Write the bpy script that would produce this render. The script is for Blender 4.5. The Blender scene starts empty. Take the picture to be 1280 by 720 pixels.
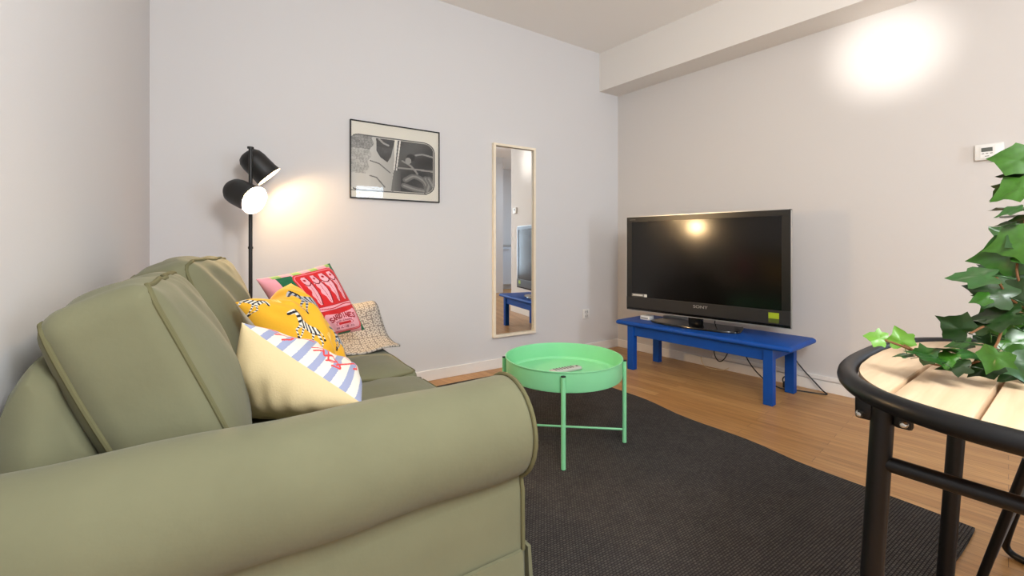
import bpy, bmesh, math, random
import numpy as np
from mathutils import Vector, Matrix, Euler
random.seed(7)
PI = math.pi
scene = bpy.context.scene
COL = scene.collection

# ------------------------------------------------------------------ room frame
# X runs along the far wall to the right, Y towards the far wall, Z up; the camera stands at the origin, 1 m high
FOC, CX, CY = 545.0, 640.0, 306.0
YA = math.atan2(830, FOC); SA, CA = math.sin(YA), math.cos(YA)
RIGHT = Vector((SA, -CA, 0)); FWD = Vector((CA, SA, 0)); UP = Vector((0, 0, 1))
def at(px, py, f):
    return RIGHT*((px-CX)/FOC*f) + FWD*f + UP*(1-(py-CY)/FOC*f)
def flat(px, py, z):
    f = FOC*(1-z)/(py-CY)
    return at(px, py, f)
FAR = 3.021                      # far wall plane
CORNER = Vector((3.233, 3.021, 0))
BL = Vector((0.10352, -0.99463, 0))      # along the right wall, towards the camera
BN = Vector((-0.99463, -0.10352, 0))     # right wall's normal into the room
BROT = math.atan2(BL.y, BL.x)
def onB(s, d, z=0): return CORNER + BL*s + BN*d + Vector((0, 0, z))
LEFTX = -0.341
CEIL = 2.825

# ------------------------------------------------------------------ materials
def lin(c):
    return tuple(((v/255)/12.92 if v/255 <= .04045 else ((v/255+.055)/1.055)**2.4) for v in c)
def mat(name, rgb, rough=.5, metal=0, var=.0, vscale=8, bump=0, bscale=60, coat=0, spec=.5, sheen=0, trans=0):
    m = bpy.data.materials.new(name); m.use_nodes = True
    nt = m.node_tree; b = nt.nodes['Principled BSDF']
    c = lin(rgb)
    b.inputs['Roughness'].default_value = rough; b.inputs['Metallic'].default_value = metal
    b.inputs['Specular IOR Level'].default_value = spec
    b.inputs['Coat Weight'].default_value = coat; b.inputs['Sheen Weight'].default_value = sheen
    b.inputs['Base Color'].default_value = (*c, 1)
    tc = nt.nodes.new('ShaderNodeTexCoord')
    if var:
        n = nt.nodes.new('ShaderNodeTexNoise'); n.inputs['Scale'].default_value = vscale; n.inputs['Detail'].default_value = 5
        nt.links.new(tc.outputs['Object'], n.inputs['Vector'])
        r = nt.nodes.new('ShaderNodeValToRGB')
        r.color_ramp.elements[0].position = .3; r.color_ramp.elements[1].position = .7
        r.color_ramp.elements[0].color = (*[x*(1-var) for x in c], 1); r.color_ramp.elements[1].color = (*[min(1, x*(1+var)) for x in c], 1)
        nt.links.new(n.outputs['Fac'], r.inputs['Fac']); nt.links.new(r.outputs['Color'], b.inputs['Base Color'])
    if bump:
        n = nt.nodes.new('ShaderNodeTexNoise'); n.inputs['Scale'].default_value = bscale; n.inputs['Detail'].default_value = 4
        nt.links.new(tc.outputs['Object'], n.inputs['Vector'])
        bp = nt.nodes.new('ShaderNodeBump'); bp.inputs['Strength'].default_value = bump; bp.inputs['Distance'].default_value = .004
        nt.links.new(n.outputs['Fac'], bp.inputs['Height']); nt.links.new(bp.outputs['Normal'], b.inputs['Normal'])
    return m
def emis(name, rgb, st):
    m = bpy.data.materials.new(name); m.use_nodes = True; nt = m.node_tree; b = nt.nodes['Principled BSDF']
    b.inputs['Base Color'].default_value = (*lin(rgb), 1)
    b.inputs['Emission Color'].default_value = (*lin(rgb), 1); b.inputs['Emission Strength'].default_value = st
    return m
def attr_mat(name, rough, bump=.15, bscale=180, sheen=0):
    m = mat(name, (200, 200, 200), rough, bump=bump, bscale=bscale, sheen=sheen)
    nt = m.node_tree; a = nt.nodes.new('ShaderNodeAttribute'); a.attribute_name = 'print'
    nt.links.new(a.outputs['Color'], nt.nodes['Principled BSDF'].inputs['Base Color'])
    return m
def glass_mat(name):
    m = bpy.data.materials.new(name); m.use_nodes = True; nt = m.node_tree
    for n in list(nt.nodes): nt.nodes.remove(n)
    out = nt.nodes.new('ShaderNodeOutputMaterial'); mix = nt.nodes.new('ShaderNodeMixShader')
    tr = nt.nodes.new('ShaderNodeBsdfTransparent'); gl = nt.nodes.new('ShaderNodeBsdfGlossy'); gl.inputs['Roughness'].default_value = .02
    fr = nt.nodes.new('ShaderNodeFresnel'); fr.inputs['IOR'].default_value = 1.5
    ge = nt.nodes.new('ShaderNodeNewGeometry'); iv = nt.nodes.new('ShaderNodeMath'); iv.operation = 'SUBTRACT'; iv.inputs[0].default_value = 1; mu = nt.nodes.new('ShaderNodeMath'); mu.operation = 'MULTIPLY'
    nt.links.new(ge.outputs['Backfacing'], iv.inputs[1]); nt.links.new(iv.outputs[0], mu.inputs[0]); nt.links.new(fr.outputs[0], mu.inputs[1]); nt.links.new(mu.outputs[0], mix.inputs[0]); nt.links.new(tr.outputs[0], mix.inputs[1]); nt.links.new(gl.outputs[0], mix.inputs[2])
    nt.links.new(mix.outputs[0], out.inputs[0])
    return m

def wall_mat(name, rgb): return mat(name, rgb, .85, bump=.06, bscale=240, spec=.2)
M = {}
M['wall'] = wall_mat('white_wall_paint', (216, 214, 214))
M['ceiling'] = wall_mat('ceiling_paint', (243, 239, 234))
M['soffit'] = wall_mat('soffit_paint', (226, 221, 215))
M['skirting'] = mat('skirting_paint', (232, 228, 223), .4)
M['sofa'] = mat('sage_cotton', (116, 115, 90), .95, var=.07, vscale=5, bump=.22, bscale=38, spec=.1, sheen=.12)
M['sofa_pipe'] = mat('sage_piping', (106, 103, 75), .95, spec=.1)
M['pillow_back'] = mat('cream_linen', (228, 214, 170), .95, bump=.3, bscale=260, spec=.1)
M['print'] = attr_mat('printed_cotton', .92, sheen=.1)
M['photo'] = attr_mat('photo_paper', .6, bump=0)
M['green'] = mat('mint_green_metal', (132, 206, 152), .32)
M['cap'] = mat('black_rubber_cap', (20, 22, 20), .6)
M['black'] = mat('black_steel', (13, 13, 15), .38, spec=.3)
M['lampblack'] = mat('matt_black_metal', (24, 23, 22), .45)
M['white_in'] = mat('white_enamel', (240, 235, 225), .5)
M['blue'] = mat('cobalt_blue_paint', (0, 68, 150), .5, spec=.3, var=.10, vscale=9, bump=.12, bscale=30)
M['bezel'] = mat('tv_bezel', (22, 21, 20), .28)
M['tvbar'] = mat('tv_speaker_bar', (34, 33, 33), .38)
M['screen'] = mat('tv_screen', (9, 8, 8), .15, spec=.42)
M['silver'] = mat('silver_trim', (196, 196, 196), .3, metal=.8)
M['gloss'] = mat('gloss_black', (12, 12, 13), .1)
M['sticker'] = mat('lime_sticker', (150, 170, 20), .5)
M['sticker_dark'] = mat('olive_sticker', (70, 82, 14), .5)
M['tag'] = mat('label_grey', (125, 122, 116), .5)
M['tag_lt'] = mat('label_white', (222, 220, 212), .5)
M['white_plastic'] = mat('white_plastic', (226, 224, 220), .35)
M['grey_plastic'] = mat('grey_plastic', (150, 150, 148), .4)
M['lcd'] = mat('lcd', (72, 76, 66), .3)
M['ink'] = mat('grey_ink', (120, 114, 110), .6)
M['cable'] = mat('black_cable', (14, 14, 14), .5)
M['cable_w'] = mat('cream_cable', (214, 196, 160), .5)
M['birch'] = mat('birch_wood', (240, 228, 206), .45, var=.05, vscale=14)
M['remote'] = mat('remote_silver', (182, 178, 172), .4)
M['key'] = mat('remote_keys', (90, 88, 86), .5)
M['pot'] = mat('white_glazed_pot', (214, 222, 236), .25)
M['soil'] = mat('soil', (58, 42, 30), .95, bump=.6, bscale=70)
M['stem'] = mat('vine_stem', (104, 66, 30), .7)
M['bolt'] = mat('bolt_steel', (190, 190, 185), .25, metal=.9)
M['grey_steel'] = mat('grey_steel', (104, 102, 100), .45)
M['glass'] = glass_mat('clear_glass')
M['bulb'] = emis('lit_bulb', (255, 208, 140), 14)
M['winframe'] = mat('window_frame_white', (225, 226, 228), .4)
M['cabinet'] = mat('kitchen_white', (214, 222, 232), .35)
M['worktop'] = mat('worktop', (190, 190, 188), .35)
# mirror
M['mirror'] = mat('mirror_silver', (238, 240, 240), .0, metal=1)

# oak floor
def floor_mat():
    m = bpy.data.materials.new('oak_laminate'); m.use_nodes = True; nt = m.node_tree; b = nt.nodes['Principled BSDF']; L = nt.links.new
    tc = nt.nodes.new('ShaderNodeTexCoord'); mp = nt.nodes.new('ShaderNodeMapping'); mp.inputs['Rotation'].default_value = (0, 0, math.radians(-98))
    L(tc.outputs['Object'], mp.inputs['Vector'])
    br = nt.nodes.new('ShaderNodeTexBrick'); br.inputs['Scale'].default_value = 1
    br.inputs['Brick Width'].default_value = .95; br.inputs['Row Height'].default_value = .064; br.inputs['Mortar Size'].default_value = .0009
    br.inputs['Color1'].default_value = (*lin((192, 146, 92)), 1); br.inputs['Color2'].default_value = (*lin((172, 125, 73)), 1); br.inputs['Mortar'].default_value = (*lin((118, 80, 46)), 1)
    br.offset = .37; br.squash = 1
    L(mp.outputs[0], br.inputs['Vector'])
    m2 = nt.nodes.new('ShaderNodeMapping'); m2.inputs['Scale'].default_value = (2.2, 34, 1)
    L(mp.outputs[0], m2.inputs['Vector'])
    n = nt.nodes.new('ShaderNodeTexNoise'); n.inputs['Scale'].default_value = 1.6; n.inputs['Detail'].default_value = 7; n.inputs['Distortion'].default_value = .7
    L(m2.outputs[0], n.inputs['Vector'])
    r = nt.nodes.new('ShaderNodeValToRGB'); r.color_ramp.elements[0].position = .3; r.color_ramp.elements[1].position = .72
    r.color_ramp.elements[0].color = (.70, .66, .60, 1); r.color_ramp.elements[1].color = (1.12, 1.12, 1.12, 1)
    L(n.outputs['Fac'], r.inputs['Fac'])
    mx = nt.nodes.new('ShaderNodeMix'); mx.data_type = 'RGBA'; mx.blend_type = 'MULTIPLY'; mx.inputs[0].default_value = .85
    L(br.outputs['Color'], mx.inputs[6]); L(r.outputs['Color'], mx.inputs[7])
    L(mx.outputs[2], b.inputs['Base Color'])
    b.inputs['Roughness'].default_value = .36
    return m
M['floor'] = floor_mat()
def plank_mat():
    m = bpy.data.materials.new('pale_table_wood'); m.use_nodes = True; nt = m.node_tree; b = nt.nodes['Principled BSDF']; L = nt.links.new
    tc = nt.nodes.new('ShaderNodeTexCoord'); mp = nt.nodes.new('ShaderNodeMapping'); mp.inputs['Scale'].default_value = (4, 60, 20)
    L(tc.outputs['Object'], mp.inputs['Vector'])
    n = nt.nodes.new('ShaderNodeTexNoise'); n.inputs['Scale'].default_value = 1; n.inputs['Detail'].default_value = 6; n.inputs['Distortion'].default_value = .5
    L(mp.outputs[0], n.inputs['Vector'])
    r = nt.nodes.new('ShaderNodeValToRGB'); r.color_ramp.elements[0].position = .3; r.color_ramp.elements[1].position = .75
    r.color_ramp.elements[0].color = (*lin((198, 168, 134)), 1); r.color_ramp.elements[1].color = (*lin((214, 188, 156)), 1)
    L(n.outputs['Fac'], r.inputs['Fac']); L(r.outputs['Color'], b.inputs['Base Color']); b.inputs['Roughness'].default_value = .5
    return m
M['plank'] = plank_mat()
def rug_mat():
    m = bpy.data.materials.new('woven_charcoal'); m.use_nodes = True; nt = m.node_tree; b = nt.nodes['Principled BSDF']; L = nt.links.new
    tc = nt.nodes.new('ShaderNodeTexCoord'); mp = nt.nodes.new('ShaderNodeMapping')
    L(tc.outputs['Object'], mp.inputs['Vector'])
    br = nt.nodes.new('ShaderNodeTexBrick'); br.inputs['Scale'].default_value = 1
    br.inputs['Brick Width'].default_value = .013; br.inputs['Row Height'].default_value = .0085; br.inputs['Mortar Size'].default_value = .0021; br.inputs['Mortar Smooth'].default_value = .8
    br.inputs['Color1'].default_value = (*lin((88, 82, 77)), 1); br.inputs['Color2'].default_value = (*lin((72, 67, 64)), 1); br.inputs['Mortar'].default_value = (*lin((44, 41, 40)), 1)
    L(mp.outputs[0], br.inputs['Vector'])
    n = nt.nodes.new('ShaderNodeTexNoise'); n.inputs['Scale'].default_value = 9; n.inputs['Detail'].default_value = 6
    L(tc.outputs['Object'], n.inputs['Vector'])
    r = nt.nodes.new('ShaderNodeValToRGB'); r.color_ramp.elements[0].color = (.7, .7, .7, 1); r.color_ramp.elements[1].color = (1.2, 1.2, 1.2, 1)
    L(n.outputs['Fac'], r.inputs['Fac'])
    mx = nt.nodes.new('ShaderNodeMix'); mx.data_type = 'RGBA'; mx.blend_type = 'MULTIPLY'; mx.inputs[0].default_value = 1
    L(br.outputs['Color'], mx.inputs[6]); L(r.outputs['Color'], mx.inputs[7]); L(mx.outputs[2], b.inputs['Base Color'])
    bp = nt.nodes.new('ShaderNodeBump'); bp.inputs['Strength'].default_value = .8; bp.inputs['Distance'].default_value = .004; bp.invert = True
    L(br.outputs['Fac'], bp.inputs['Height']); L(bp.outputs[0], b.inputs['Normal'])
    b.inputs['Roughness'].default_value = .95; b.inputs['Specular IOR Level'].default_value = .1
    return m
M['rug'] = rug_mat()
def throw_mat():
    m = bpy.data.materials.new('ring_pattern_weave'); m.use_nodes = True; nt = m.node_tree; b = nt.nodes['Principled BSDF']; L = nt.links.new
    uv = nt.nodes.new('ShaderNodeUVMap')
    v = nt.nodes.new('ShaderNodeTexVoronoi'); v.inputs['Scale'].default_value = 44; v.inputs['Randomness'].default_value = .25; v.voronoi_dimensions = '2D'
    L(uv.outputs[0], v.inputs['Vector'])
    r = nt.nodes.new('ShaderNodeValToRGB'); cr = r.color_ramp; cr.interpolation = 'CONSTANT'
    g = (*lin((126, 120, 114)), 1); w = (*lin((178, 171, 161)), 1)
    cr.elements[0].color = g; cr.elements[0].position = 0; cr.elements[1].position = .2; cr.elements[1].color = w
    e = cr.elements.new(.43); e.color = g
    L(v.outputs['Distance'], r.inputs['Fac']); L(r.outputs['Color'], b.inputs['Base Color']); b.inputs['Roughness'].default_value = .95
    b.inputs['Specular IOR Level'].default_value = .1
    return m
M['throw'] = throw_mat()
def leaf_mat():
    m = bpy.data.materials.new('ivy_leaf'); m.use_nodes = True; nt = m.node_tree; b = nt.nodes['Principled BSDF']; L = nt.links.new
    oi = nt.nodes.new('ShaderNodeObjectInfo'); r = nt.nodes.new('ShaderNodeValToRGB'); cr = r.color_ramp
    cr.elements[0].color = (*lin((30, 50, 20)), 1); cr.elements[1].color = (*lin((64, 112, 28)), 1)
    e = cr.elements.new(.45); e.color = (*lin((38, 84, 30)), 1)
    L(oi.outputs['Random'], r.inputs['Fac'])
    uv = nt.nodes.new('ShaderNodeUVMap'); w = nt.nodes.new('ShaderNodeTexNoise'); w.inputs['Scale'].default_value = 6
    L(uv.outputs[0], w.inputs['Vector'])
    mx = nt.nodes.new('ShaderNodeMix'); mx.data_type = 'RGBA'; mx.blend_type = 'MULTIPLY'; mx.inputs[0].default_value = .5
    L(r.outputs['Color'], mx.inputs[6]); L(w.outputs['Fac'], mx.inputs[7]); 
    L(mx.outputs[2], b.inputs['Base Color']); b.inputs['Roughness'].default_value = .3
    return m
M['leaf'] = leaf_mat()
M['leaf_young'] = mat('young_ivy_leaf', (90, 138, 36), .35)

# ------------------------------------------------------------------ mesh helpers
def new_obj(name, bm, material, parent=None, smooth=True, angle=38):
    me = bpy.data.meshes.new(name)
    bmesh.ops.recalc_face_normals(bm, faces=bm.faces[:])
    bm.to_mesh(me); bm.free()
    for mm in (material if isinstance(material, (list, tuple)) else [material]): me.materials.append(mm)
    if smooth:
        me.polygons.foreach_set('use_smooth', [True]*len(me.polygons))
        me.set_sharp_from_angle(angle=math.radians(angle))
    o = bpy.data.objects.new(name, me); COL.objects.link(o)
    if parent: o.parent = parent
    return o
def empty(name, loc, rz=0):
    o = bpy.data.objects.new(name, None); COL.objects.link(o); o.location = loc; o.rotation_euler = (0, 0, rz)
    o.empty_display_size = .05
    return o
def tag(o, label, cat, group=None):
    o['label'] = label; o['category'] = cat
    if group: o['group'] = group
    return o
def structure(o): o['kind'] = 'structure'; return o
def add_box(bm, lo, hi, bev=0, seg=2, mtx=None):
    lo, hi = Vector(lo), Vector(hi)
    vs = [bm.verts.new((x, y, z)) for x in (lo.x, hi.x) for y in (lo.y, hi.y) for z in (lo.z, hi.z)]
    fs = [(0, 1, 3, 2), (4, 6, 7, 5), (0, 4, 5, 1), (2, 3, 7, 6), (0, 2, 6, 4), (1, 5, 7, 3)]
    faces = [bm.faces.new([vs[i] for i in f]) for f in fs]
    if bev:
        es = list({e for f in faces for e in f.edges})
        r = bmesh.ops.bevel(bm, geom=es, offset=bev, segments=seg, profile=.5, affect='EDGES')
        vs = list({v for f in r['faces'] for v in f.verts} | {v for v in vs if v.is_valid})
    if mtx is not None: bmesh.ops.transform(bm, matrix=mtx, verts=vs)
    return vs
def catmull(pts, n=8, closed=False):
    P = [Vector(p) for p in pts]; out = []
    N = len(P); rng = N if closed else N-1
    for i in range(rng):
        p0 = P[(i-1) % N] if closed or i > 0 else P[0]*2-P[1]
        p1 = P[i]; p2 = P[(i+1) % N]
        p3 = P[(i+2) % N] if closed or i+2 < N else P[-1]*2-P[-2]
        for k in range(n):
            t = k/n
            out.append(.5*((2*p1)+(p2-p0)*t+(2*p0-5*p1+4*p2-p3)*t*t+(3*p1-p0-3*p2+p3)*t**3))
    if not closed: out.append(P[-1])
    return out
def add_tube(bm, pts, rad, seg=10, closed=False, cap=True):
    P = [Vector(p) for p in pts]; N = len(P)
    rads = rad if isinstance(rad, (list, tuple)) else [rad]*N
    rings = []; prev = None
    for i in range(N):
        if closed: t = (P[(i+1) % N]-P[i-1])
        else: t = P[min(i+1, N-1)]-P[max(i-1, 0)]
        t.normalize()
        if prev is None:
            a = Vector((0, 0, 1)) if abs(t.z) < .9 else Vector((1, 0, 0))
            n = t.cross(a).normalized()
        else:
            n = (prev-t*prev.dot(t))
            n = n.normalized() if n.length > 1e-6 else t.orthogonal().normalized()
        prev = n; b = t.cross(n)
        rings.append([bm.verts.new(P[i]+(n*math.cos(2*PI*k/seg)+b*math.sin(2*PI*k/seg))*rads[i]) for k in range(seg)])
    for i in range(N if closed else N-1):
        A, B = rings[i], rings[(i+1) % N]
        off = 0
        if closed and i == N-1:
            off = min(range(seg), key=lambda q: (A[0].co-B[q].co).length)
        for k in range(seg):
            bm.faces.new((A[k], A[(k+1) % seg], B[(k+1+off) % seg], B[(k+off) % seg]))
    if cap and not closed:
        bm.faces.new(rings[0]); bm.faces.new(list(reversed(rings[-1])))
def loft(bm, rings, closed=True, caps=True):
    R = [[bm.verts.new(p) for p in r] for r in rings]; n = len(R[0])
    for A, B in zip(R, R[1:]):
        for k in range(n if closed else n-1):
            bm.faces.new((A[k], A[(k+1) % n], B[(k+1) % n], B[k]))
    if caps:
        bm.faces.new(R[0]); bm.faces.new(list(reversed(R[-1])))
    return R
def lathe(bm, prof, seg=48, center=(0, 0, 0), mtx=None):
    c = Vector(center); rings = []; vs = []
    for r, z in prof:
        if r < 1e-6: ring = [bm.verts.new(c+Vector((0, 0, z)))]
        else: ring = [bm.verts.new(c+Vector((r*math.cos(2*PI*k/seg), r*math.sin(2*PI*k/seg), z))) for k in range(seg)]
        rings.append(ring); vs += ring
    for A, B in zip(rings, rings[1:]):
        for k in range(seg):
            a = [A[k % len(A)], A[(k+1) % len(A)], B[(k+1) % len(B)], B[k % len(B)]]
            u = []
            for v in a:
                if v not in u: u.append(v)
            if len(u) > 2: bm.faces.new(u)
    if mtx is not None: bmesh.ops.transform(bm, matrix=mtx, verts=vs)
def rounded_rect(w, h, r, n=6):
    out = []
    for cx, cy, a0 in ((w-r, h-r, 0), (-w+r, h-r, 90), (-w+r, -h+r, 180), (w-r, -h+r, 270)):
        for k in range(n+1):
            a = math.radians(a0+90*k/n); out.append((cx+r*math.cos(a), cy+r*math.sin(a)))
    return out
def text_into(bm, s, size, mtx, depth=.0006, align='CENTER'):
    cu = bpy.data.curves.new('txt', 'FONT'); cu.body = s; cu.size = size; cu.align_x = align; cu.align_y = 'CENTER'; cu.extrude = depth
    o = bpy.data.objects.new('txt', cu); COL.objects.link(o)
    dg = bpy.context.evaluated_depsgraph_get()
    me = bpy.data.meshes.new_from_object(o.evaluated_get(dg))
    me.transform(mtx); bm.from_mesh(me)
    bpy.data.objects.remove(o); bpy.data.curves.remove(cu); bpy.data.meshes.remove(me)

# ------------------------------------------------------------------ camera
cd = bpy.data.cameras.new('camera'); cam = bpy.data.objects.new('camera', cd); COL.objects.link(cam)
cam.location = (0, 0, 1); cam.rotation_euler = (PI/2, 0, math.atan2(SA, CA)-PI/2)
cd.sensor_width = 36; cd.lens = 36*FOC/1280; cd.shift_y = -54/1280; cd.clip_start = .02
scene.camera = cam

# ------------------------------------------------------------------ setting
def box_struct(name, lo, hi, m, bev=0):
    bm = bmesh.new(); add_box(bm, lo, hi, bev); return structure(new_obj(name, bm, m, smooth=False))
NEARY = -3.0
FARX = 6.2
box_struct('floor', (LEFTX-.3, NEARY-.2, -.06), (FARX+.2, FAR+.3, 0), M['floor'])
box_struct('ceiling', (LEFTX-.3, NEARY-.2, CEIL), (FARX+.2, FAR+.3, CEIL+.1), M['ceiling'])
box_struct('wall_far', (LEFTX-.3, FAR, 0), (CORNER.x+.25, FAR+.15, CEIL), M['wall'])
box_struct('wall_left', (LEFTX-.15, NEARY, 0), (LEFTX, FAR, CEIL), M['wall'])
SEND = 2.64
def prism_struct(name, poly, z0, z1, m):
    bm = bmesh.new()
    loft(bm, [[Vector((p[0], p[1], z0)) for p in poly], [Vector((p[0], p[1], z1)) for p in poly]])
    return structure(new_obj(name, bm, m, smooth=False))
M['wall_dim_lit'] = wall_mat('dim_lit_wall_paint', (208, 203, 199))  # same wall paint, with the dimmer, warmer light here put into its colour
prism_struct('wall_right', [onB(-.1, 0), onB(SEND, 0), onB(SEND, -.15), onB(-.1, -.15)], 0, CEIL, M['wall_dim_lit'])
prism_struct('trim_1', [onB(-.02, 0), onB(SEND, 0), onB(SEND, .25), onB(-.028, .25)], 2.462, CEIL, M['soffit'])
# kitchen side beyond the end of the right wall
kx = onB(SEND, -.15)
box_struct('wall_recess', (kx.x-.02, kx.y, 0), (FARX, kx.y+.15, CEIL), M['wall'])
box_struct('wall_side', (FARX, NEARY, 0), (FARX+.15, kx.y+.15, CEIL), M['wall'])
box_struct('wall_partition', (3.6, -2.0, 0), (4.64, -1.86, CEIL), M['wall'])
# near wall with a tall glazed window
WX0, WX1, WZ0, WZ1 = 2.14, 2.8, .3, 2.25
bm = bmesh.new()
add_box(bm, (LEFTX, NEARY-.12, 0), (WX0, NEARY, CEIL)); add_box(bm, (WX1, NEARY-.12, 0), (FARX, NEARY, CEIL))
add_box(bm, (WX0, NEARY-.12, 0), (WX1, NEARY, WZ0)); add_box(bm, (WX0, NEARY-.12, WZ1), (WX1, NEARY, CEIL))
structure(new_obj('wall_near', bm, M['wall'], smooth=False))
for wname, wa, wb in (('window_1', WX0, WX1),):
    wn = structure(empty(wname, ((wa+wb)/2, NEARY-.06, WZ0)))
    bm = bmesh.new(); w = (wb-wa)/2; h = WZ1-WZ0
    add_box(bm, (-w, -.03, 0), (-w+.05, .03, h), .004); add_box(bm, (w-.05, -.03, 0), (w, .03, h), .004)
    add_box(bm, (-w+.05, -.03, 0), (w-.05, .03, .05), .004); add_box(bm, (-w+.05, -.03, h-.05), (w-.05, .03, h), .004)
    new_obj('window_frame', bm, M['winframe'], wn)
    bm = bmesh.new(); add_box(bm, (-w+.05, -.004, .05), (w-.05, .004, h-.05)); new_obj('pane', bm, M['glass'], wn, smooth=False)
# baseboards
box_struct('baseboard_far', (LEFTX, FAR-.012, 0), (CORNER.x-.002, FAR, .078), M['skirting'], .003)
box_struct('baseboard_left', (LEFTX, NEARY, 0), (LEFTX+.012, FAR-.012, .078), M['skirting'], .003)
def B_local(name, s, d, z=0): return empty(name, onB(s, d, z), BROT)
# local frame of a B_local: +x along the wall towards the camera, -y into the room
def B_struct(name, boxes, m, bev=.003):
    bm = bmesh.new()
    for lo, hi in boxes: add_box(bm, lo, hi, bev)
    o = structure(new_obj(name, bm, m, smooth=False)); o.location = CORNER; o.rotation_euler = (0, 0, BROT); return o
B_struct('baseboard_right', [((.01, -.012, 0), (SEND, 0, .074))], M['skirting'])
B_struct('trim_2', [((.95, -.016, .079), (SEND, 0, .108))], M['skirting'], .002)

# kitchen units seen in the mirror
def cabinet(x, label):
    k = empty('kitchen_cabinet', (x, NEARY+.3, 0)); tag(k, label, 'cabinet', None)
    bm = bmesh.new(); add_box(bm, (-.299, -.29, .1), (.299, .27, .97), .002); add_box(bm, (-.29, -.29, 0), (.29, .22, .1)); new_obj('body', bm, M['cabinet'], k, smooth=False)
    bm = bmesh.new(); add_box(bm, (-.296, .27, .11), (.296, .289, .965), .003); d = new_obj('door', bm, M['cabinet'], k, smooth=False)
    bm = bmesh.new(); add_tube(bm, [(-.1, .31, .9), (.1, .31, .9)], .006); add_tube(bm, [(-.09, .288, .9), (-.09, .31, .9)], .004); add_tube(bm, [(.09, .288, .9), (.09, .31, .9)], .004)
    new_obj('handle', bm, M['silver'], d)
cabinet(5.0, 'white kitchen base unit seen in the mirror, left one')
cabinet(5.61, 'white kitchen base unit seen in the mirror, right one')
bm = bmesh.new(); add_box(bm, (4.68, NEARY+.005, .972), (5.93, NEARY+.61, 1.01), .004)
tag(new_obj('worktop', bm, M['worktop'], smooth=False), 'pale worktop over the white kitchen units in the mirror', 'worktop')

# ------------------------------------------------------------------ rug
def build_rug():
    X0, X1, Y0, Y1 = .50, 2.19, .39, 2.84
    bm = bmesh.new(); nx, ny = 24, 60
    def pt(i, j, top):
        u, v = i/nx, j/ny
        x1 = X1 + .105*max(0, (v-.12)/.88)**1.3 + .012*math.sin(v*23)*min(1, 4*v)
        x = X0+(x1-X0)*u; y = Y0+(Y1-Y0)*v - .01*math.sin(u*9)
        wob = .002*math.sin(v*23+1)*u**6
        return Vector((x, y, (.009+max(0, wob)) if top else .001))
    T = [[bm.verts.new(pt(i, j, 1)) for j in range(ny+1)] for i in range(nx+1)]
    Bt = [[bm.verts.new(pt(i, j, 0)) for j in range(ny+1)] for i in range(nx+1)]
    for i in range(nx):
        for j in range(ny):
            bm.faces.new((T[i][j], T[i+1][j], T[i+1][j+1], T[i][j+1])); bm.faces.new((Bt[i][j], Bt[i][j+1], Bt[i+1][j+1], Bt[i+1][j]))
    for i in range(nx):
        for j in (0, ny): bm.faces.new((T[i][j], Bt[i][j], Bt[i+1][j], T[i+1][j]))
    for j in range(ny):
        for i in (0, nx): bm.faces.new((T[i][j], T[i][j+1], Bt[i][j+1], Bt[i][j]))
    tag(new_obj('rug', bm, M['rug']), 'charcoal flatwoven rug with a wavy edge on the oak floor', 'rug')
build_rug()

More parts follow.
